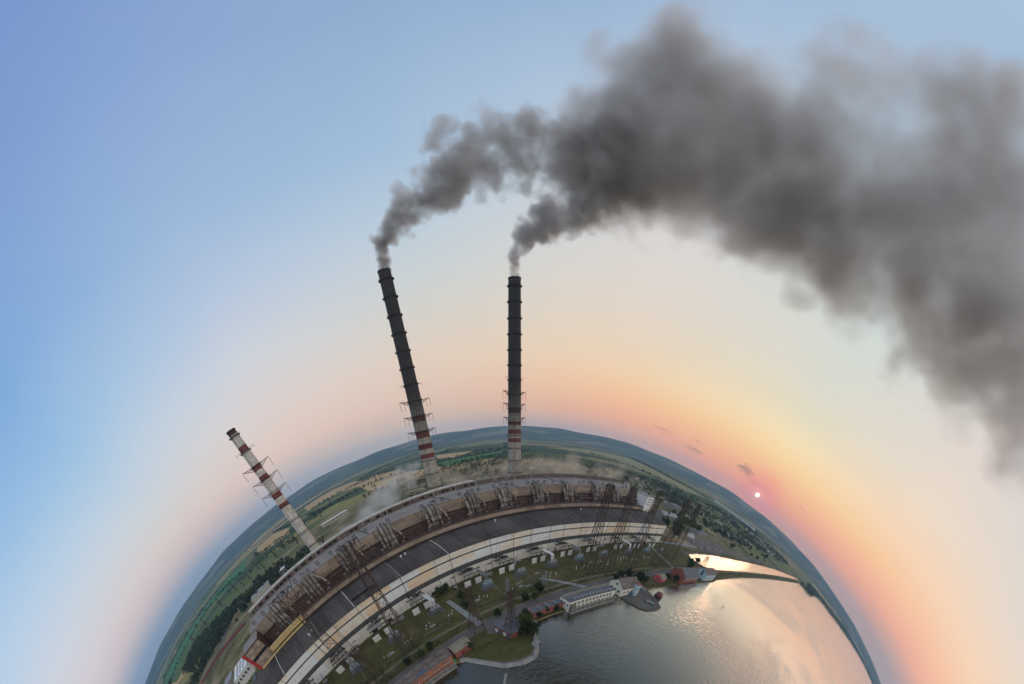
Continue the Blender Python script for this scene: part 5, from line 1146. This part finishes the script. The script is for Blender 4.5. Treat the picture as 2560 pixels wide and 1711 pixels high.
def scatter(poly, n_, rmin, rmax, seed, clump=True):
    rg = random.Random(seed); xs = [p[0] for p in poly]; ys = [p[1] for p in poly]; P_ = []; R0 = []
    cl = [(rg.uniform(min(xs),max(xs)), rg.uniform(min(ys),max(ys))) for _ in range(max(3, n_//14))]
    while len(P_) < n_:
        if clump and rg.random() < 0.7:
            c = rg.choice(cl); p = (c[0]+rg.gauss(0, 22), c[1]+rg.gauss(0, 22))
        else: p = (rg.uniform(min(xs),max(xs)), rg.uniform(min(ys),max(ys)))
        if inside(p, poly):
            a = math.atan2(*p) % (2*pi); P_.append((p[0], p[1], land_z(a, math.hypot(*p)) if math.hypot(*p) > 1500 else 0)); R0.append(rg.uniform(rmin, rmax))
    return P_, R0
def line_trees(lines, step, rmin, rmax, seed, wob=6):
    rg = random.Random(seed); P_ = []; R0 = []
    for ln_ in lines:
        for a, c in zip(ln_[:-1], ln_[1:]):
            L = math.dist(a, c)
            for k in range(int(L/step)):
                if rg.random() < 0.12: continue
                f = (k+rg.random())/max(1, L/step); x, y = a[0]+(c[0]-a[0])*f+rg.gauss(0,wob), a[1]+(c[1]-a[1])*f+rg.gauss(0,wob)
                P_.append((x, y, land_z(math.atan2(x, y) % (2*pi), math.hypot(x, y)) if math.hypot(x, y) > 1500 else 0)); R0.append(rg.uniform(rmin, rmax))
    return P_, R0
mass('woodland', *scatter([(-573,1374),(-434,1262),(-358,1167),(-244,994),(-165,908),(-114,879),(-48,827),(40,780),(60,690),(-50,670),(-86,708),(-139,778),(-205,853),(-246,736),(-312,721),(-390,817),(-567,1125)], 1100, 3.5, 8.5, 1), 'dense belt of dark trees behind the coal building', 30, 1)
mass('woodland', *scatter([(-700,1050),(-430,800),(-330,740),(-400,690),(-600,760),(-900,1000)], 500, 4, 9, 2), 'dark wood at the lower frame edge left of the railway', 30, 2)
mass('scrub', *scatter([(200,680),(330,560),(900,420),(1500,420),(1500,1100),(800,1300),(300,1250)], 1900, 2.0, 6.5, 3), 'brown green scrub spreading over the plain behind the smoking chimneys', 22, 3, mat('dry_scrub',(0.13,0.11,0.055),0.9,c2=(0.040,0.046,0.020),scale=0.012,detail=8))
mass('woodland', *scatter([(640,270),(2500,200),(2700,560),(1500,900),(900,420)], 1700, 2.5, 7.5, 4), 'scattered trees and gardens towards the sunset', 20, 4)
mass('treeline', *line_trees([[(-252,1701),(-500,2050),(-690,1900),(-830,1750),(-870,1530)],[(-774,2640),(-967,2799),(-1264,2851),(-1500,2700)],[(-200,1284),(-134,1352),(-29,1240),(33,1087)],[(-176,1990),(-146,1770),(-75,1640),(31,1536),(60,1500)],
    [(-40,2670),(60,2010)],[(238,2200),(300,2159),(414,2100),(640,1990),(760,2060)],[(153,1755),(187,1565),(240,1480)],[(70,1340),(240,1500),(420,1580)],[(634,2452),(990,3008),(1400,3300)],[(411,1585),(570,1400),(745,1485),(937,1490),(1232,1640)],
    [(615,1190),(749,1190),(1033,1372),(1300,1500)],[(1121,1775),(1353,1843),(1700,2100),(1980,2630)],[(1694,2900),(1500,2755),(1266,2346),(1164,2330)],[(1764,860),(2000,1300),(2050,1720)],[(2610,975),(2620,1300),(3300,2000),(3700,2460)],[(-500,2600),(-943,2520),(-1380,2400)],[(0,3300),(300,3250),(600,3350)],[(-300,3850),(-900,3700),(-1500,3450)]], 9, 4.5, 9.5, 5, 5), 'hedgerows and lines of trees between the far fields', 16, 5)
mass('treeline', *line_trees([[(2000,75),(2035,10),(2075,-25),(2455,-30),(2790,-70)],[(2790,-70),(3200,-350),(3900,-730),(4541,-1110),(4720,-1440),(5000,-2000)],[(2300,-10),(2800,20),(3300,-250),(4000,-600)]], 9, 6, 13, 6, 12), 'dark wooded far shore of the lake', 18, 6)
mass('reeds', *line_trees([[(470,164),(595,163),(731,156),(954,150),(1352,139),(1839,112)],[(500,107),(657,105),(900,99),(1340,85),(1900,66)]], 4.5, 0.9, 2.0, 7, 1.6), 'reeds and low shrubs along the pond banks', 16, 7, mat('reeds',(0.10,0.085,0.03),0.9,c2=(0.05,0.055,0.02),scale=0.05))
mass('undergrowth', *line_trees([[(-130,144.5),(60,142)],[(76,142),(150,139)],[(150,137),(350,133)],[(-130,131),(60,130)],[(75,129),(300,127)],[(45,104),(70,101)],[(100,104.5),(134,103)],[(244,100),(300,100)],[(360,110),(440,118)],[(-60,188.5),(420,188.5)]], 2.2, 0.4, 1.1, 8, 0.9), 'weeds and low bushes along the paths and the hall foot', 14, 8)
# small houses of the far settlement
hw = MB().box(-5,5,-4,4,0,4.5).add([(-5,-4,4.5),(-5,4,4.5),(-5,0,7),(5,-4,4.5),(5,4,4.5),(5,0,7)],[(0,2,1),(3,4,5)]).mesh('wall', mat('far_render',(0.55,0.52,0.47),0.85,rnd=0.4))
hr_ = MB().add([(-5.5,-4.6,4.2),(5.5,-4.6,4.2),(5.5,0,7.2),(-5.5,0,7.2),(5.5,4.6,4.2),(-5.5,4.6,4.2)],[(0,1,2,3),(3,2,4,5)]).mesh('roof', mat('far_roof',(0.16,0.13,0.12),0.85,rnd=0.5))
for i in range(90):
    x, y = (random.uniform(900, 2600), random.uniform(230, 560)) if i < 55 else (random.uniform(450, 1300), random.uniform(480, 950))
    t_ = thing('far_house', ('small far house on the plain towards the sunset' if i < 55 else 'small far house in the scrub behind the smoking chimneys'), 'house', (x, y, 0), random.uniform(0,3.1), ('far houses towards the sunset' if i < 55 else 'far houses behind the chimneys')); s = random.uniform(0.8,1.6); t_.scale = (s*random.uniform(0.8,1.8), s, s)
    inst('wall', hw, t_); inst('roof', hr_, t_)

# ------------------------------------------------------------------ steam, dust, haze
steam_m = volume_material('white_steam', (0.93,0.92,0.90), 0.030, 0.2)
dust_m = volume_material('brown_dust', (0.86,0.74,0.60), 0.015, 0.2)
sr = np.random.default_rng(21)
def cloud(cs, n_, spread, rr, s0, s1):
    return [(*(np.array(c)+sr.normal(size=3)*np.array(spread)), sr.uniform(*rr), sr.uniform(s0, s1)) for c in cs for _ in range(n_)]
tag(volume_object('steam', cloud([(95,400,44),(115,410,50),(135,420,54),(150,440,56),(80,390,38),(175,470,60),(60,380,40),(200,500,64),(110,380,40)], 10, (9,12,6), (7,17), 0.35, 1.0), 2.0, steam_m, 31, cells=(16,8,4,2.5)), 'pale steam drifting behind the boiler house beside the middle chimney', 'steam', kind='stuff')
tag(volume_object('dust', cloud([(300,420,36),(360,430,40),(430,450,40),(500,470,38),(580,480,34),(250,430,34),(680,520,34),(780,540,30)], 6, (25,22,5), (18,34), 0.4, 1.0), 3.5, dust_m, 32), 'brown dust hanging behind the boiler house around the upright chimney', 'dust', kind='stuff')
wisp_m = volume_material('roof_steam', (0.95,0.95,0.94), 0.16, 0.2)
for i, (x, y, z, l) in enumerate(((58,226,39,'wisp of white steam from the deck above the hall roof, near the middle chimney'),(204,226,39,'wisp of white steam from the deck near the upright chimney'),(54,262,53,'thin steam wisp from a vent on the boiler house roof, near the middle chimney'),(185,270,54,'thin steam wisp from a roof vent below the upright chimney'),(205,275,54,'thin steam wisp just past the upright chimney foot'))):
    pf = [(x+2.2*k*0.9+sr.normal()*0.5, y+sr.normal()*0.5, z+1.3*k, 0.9+0.35*k, 1.0-0.12*k) for k in range(7)]
    tag(volume_object('steam', pf, 0.5, wisp_m, 40+i, cells=(7,3.5,2), amps=(1,0.6,0.3)), l, 'steam', kind='stuff')
hz = bpy.data.materials.new('air'); hz.use_nodes = True; t = hz.node_tree; t.nodes.clear()
pv = N(t, 'ShaderNodeVolumePrincipled'); pv.inputs['Color'].default_value = (0.46,0.72,1.0,1); pv.inputs['Density'].default_value = HAZE; pv.inputs['Anisotropy'].default_value = 0.25
o_ = N(t, 'ShaderNodeOutputMaterial'); t.links.new(pv.outputs[0], o_.inputs['Volume'])
hb = MB().box(-11200,11200,-11200,11200,-160,475).build('haze', hz); hb['kind'] = 'stuff'; hb['label'] = 'thin bluish evening haze over the plain'; hb['category'] = 'haze'
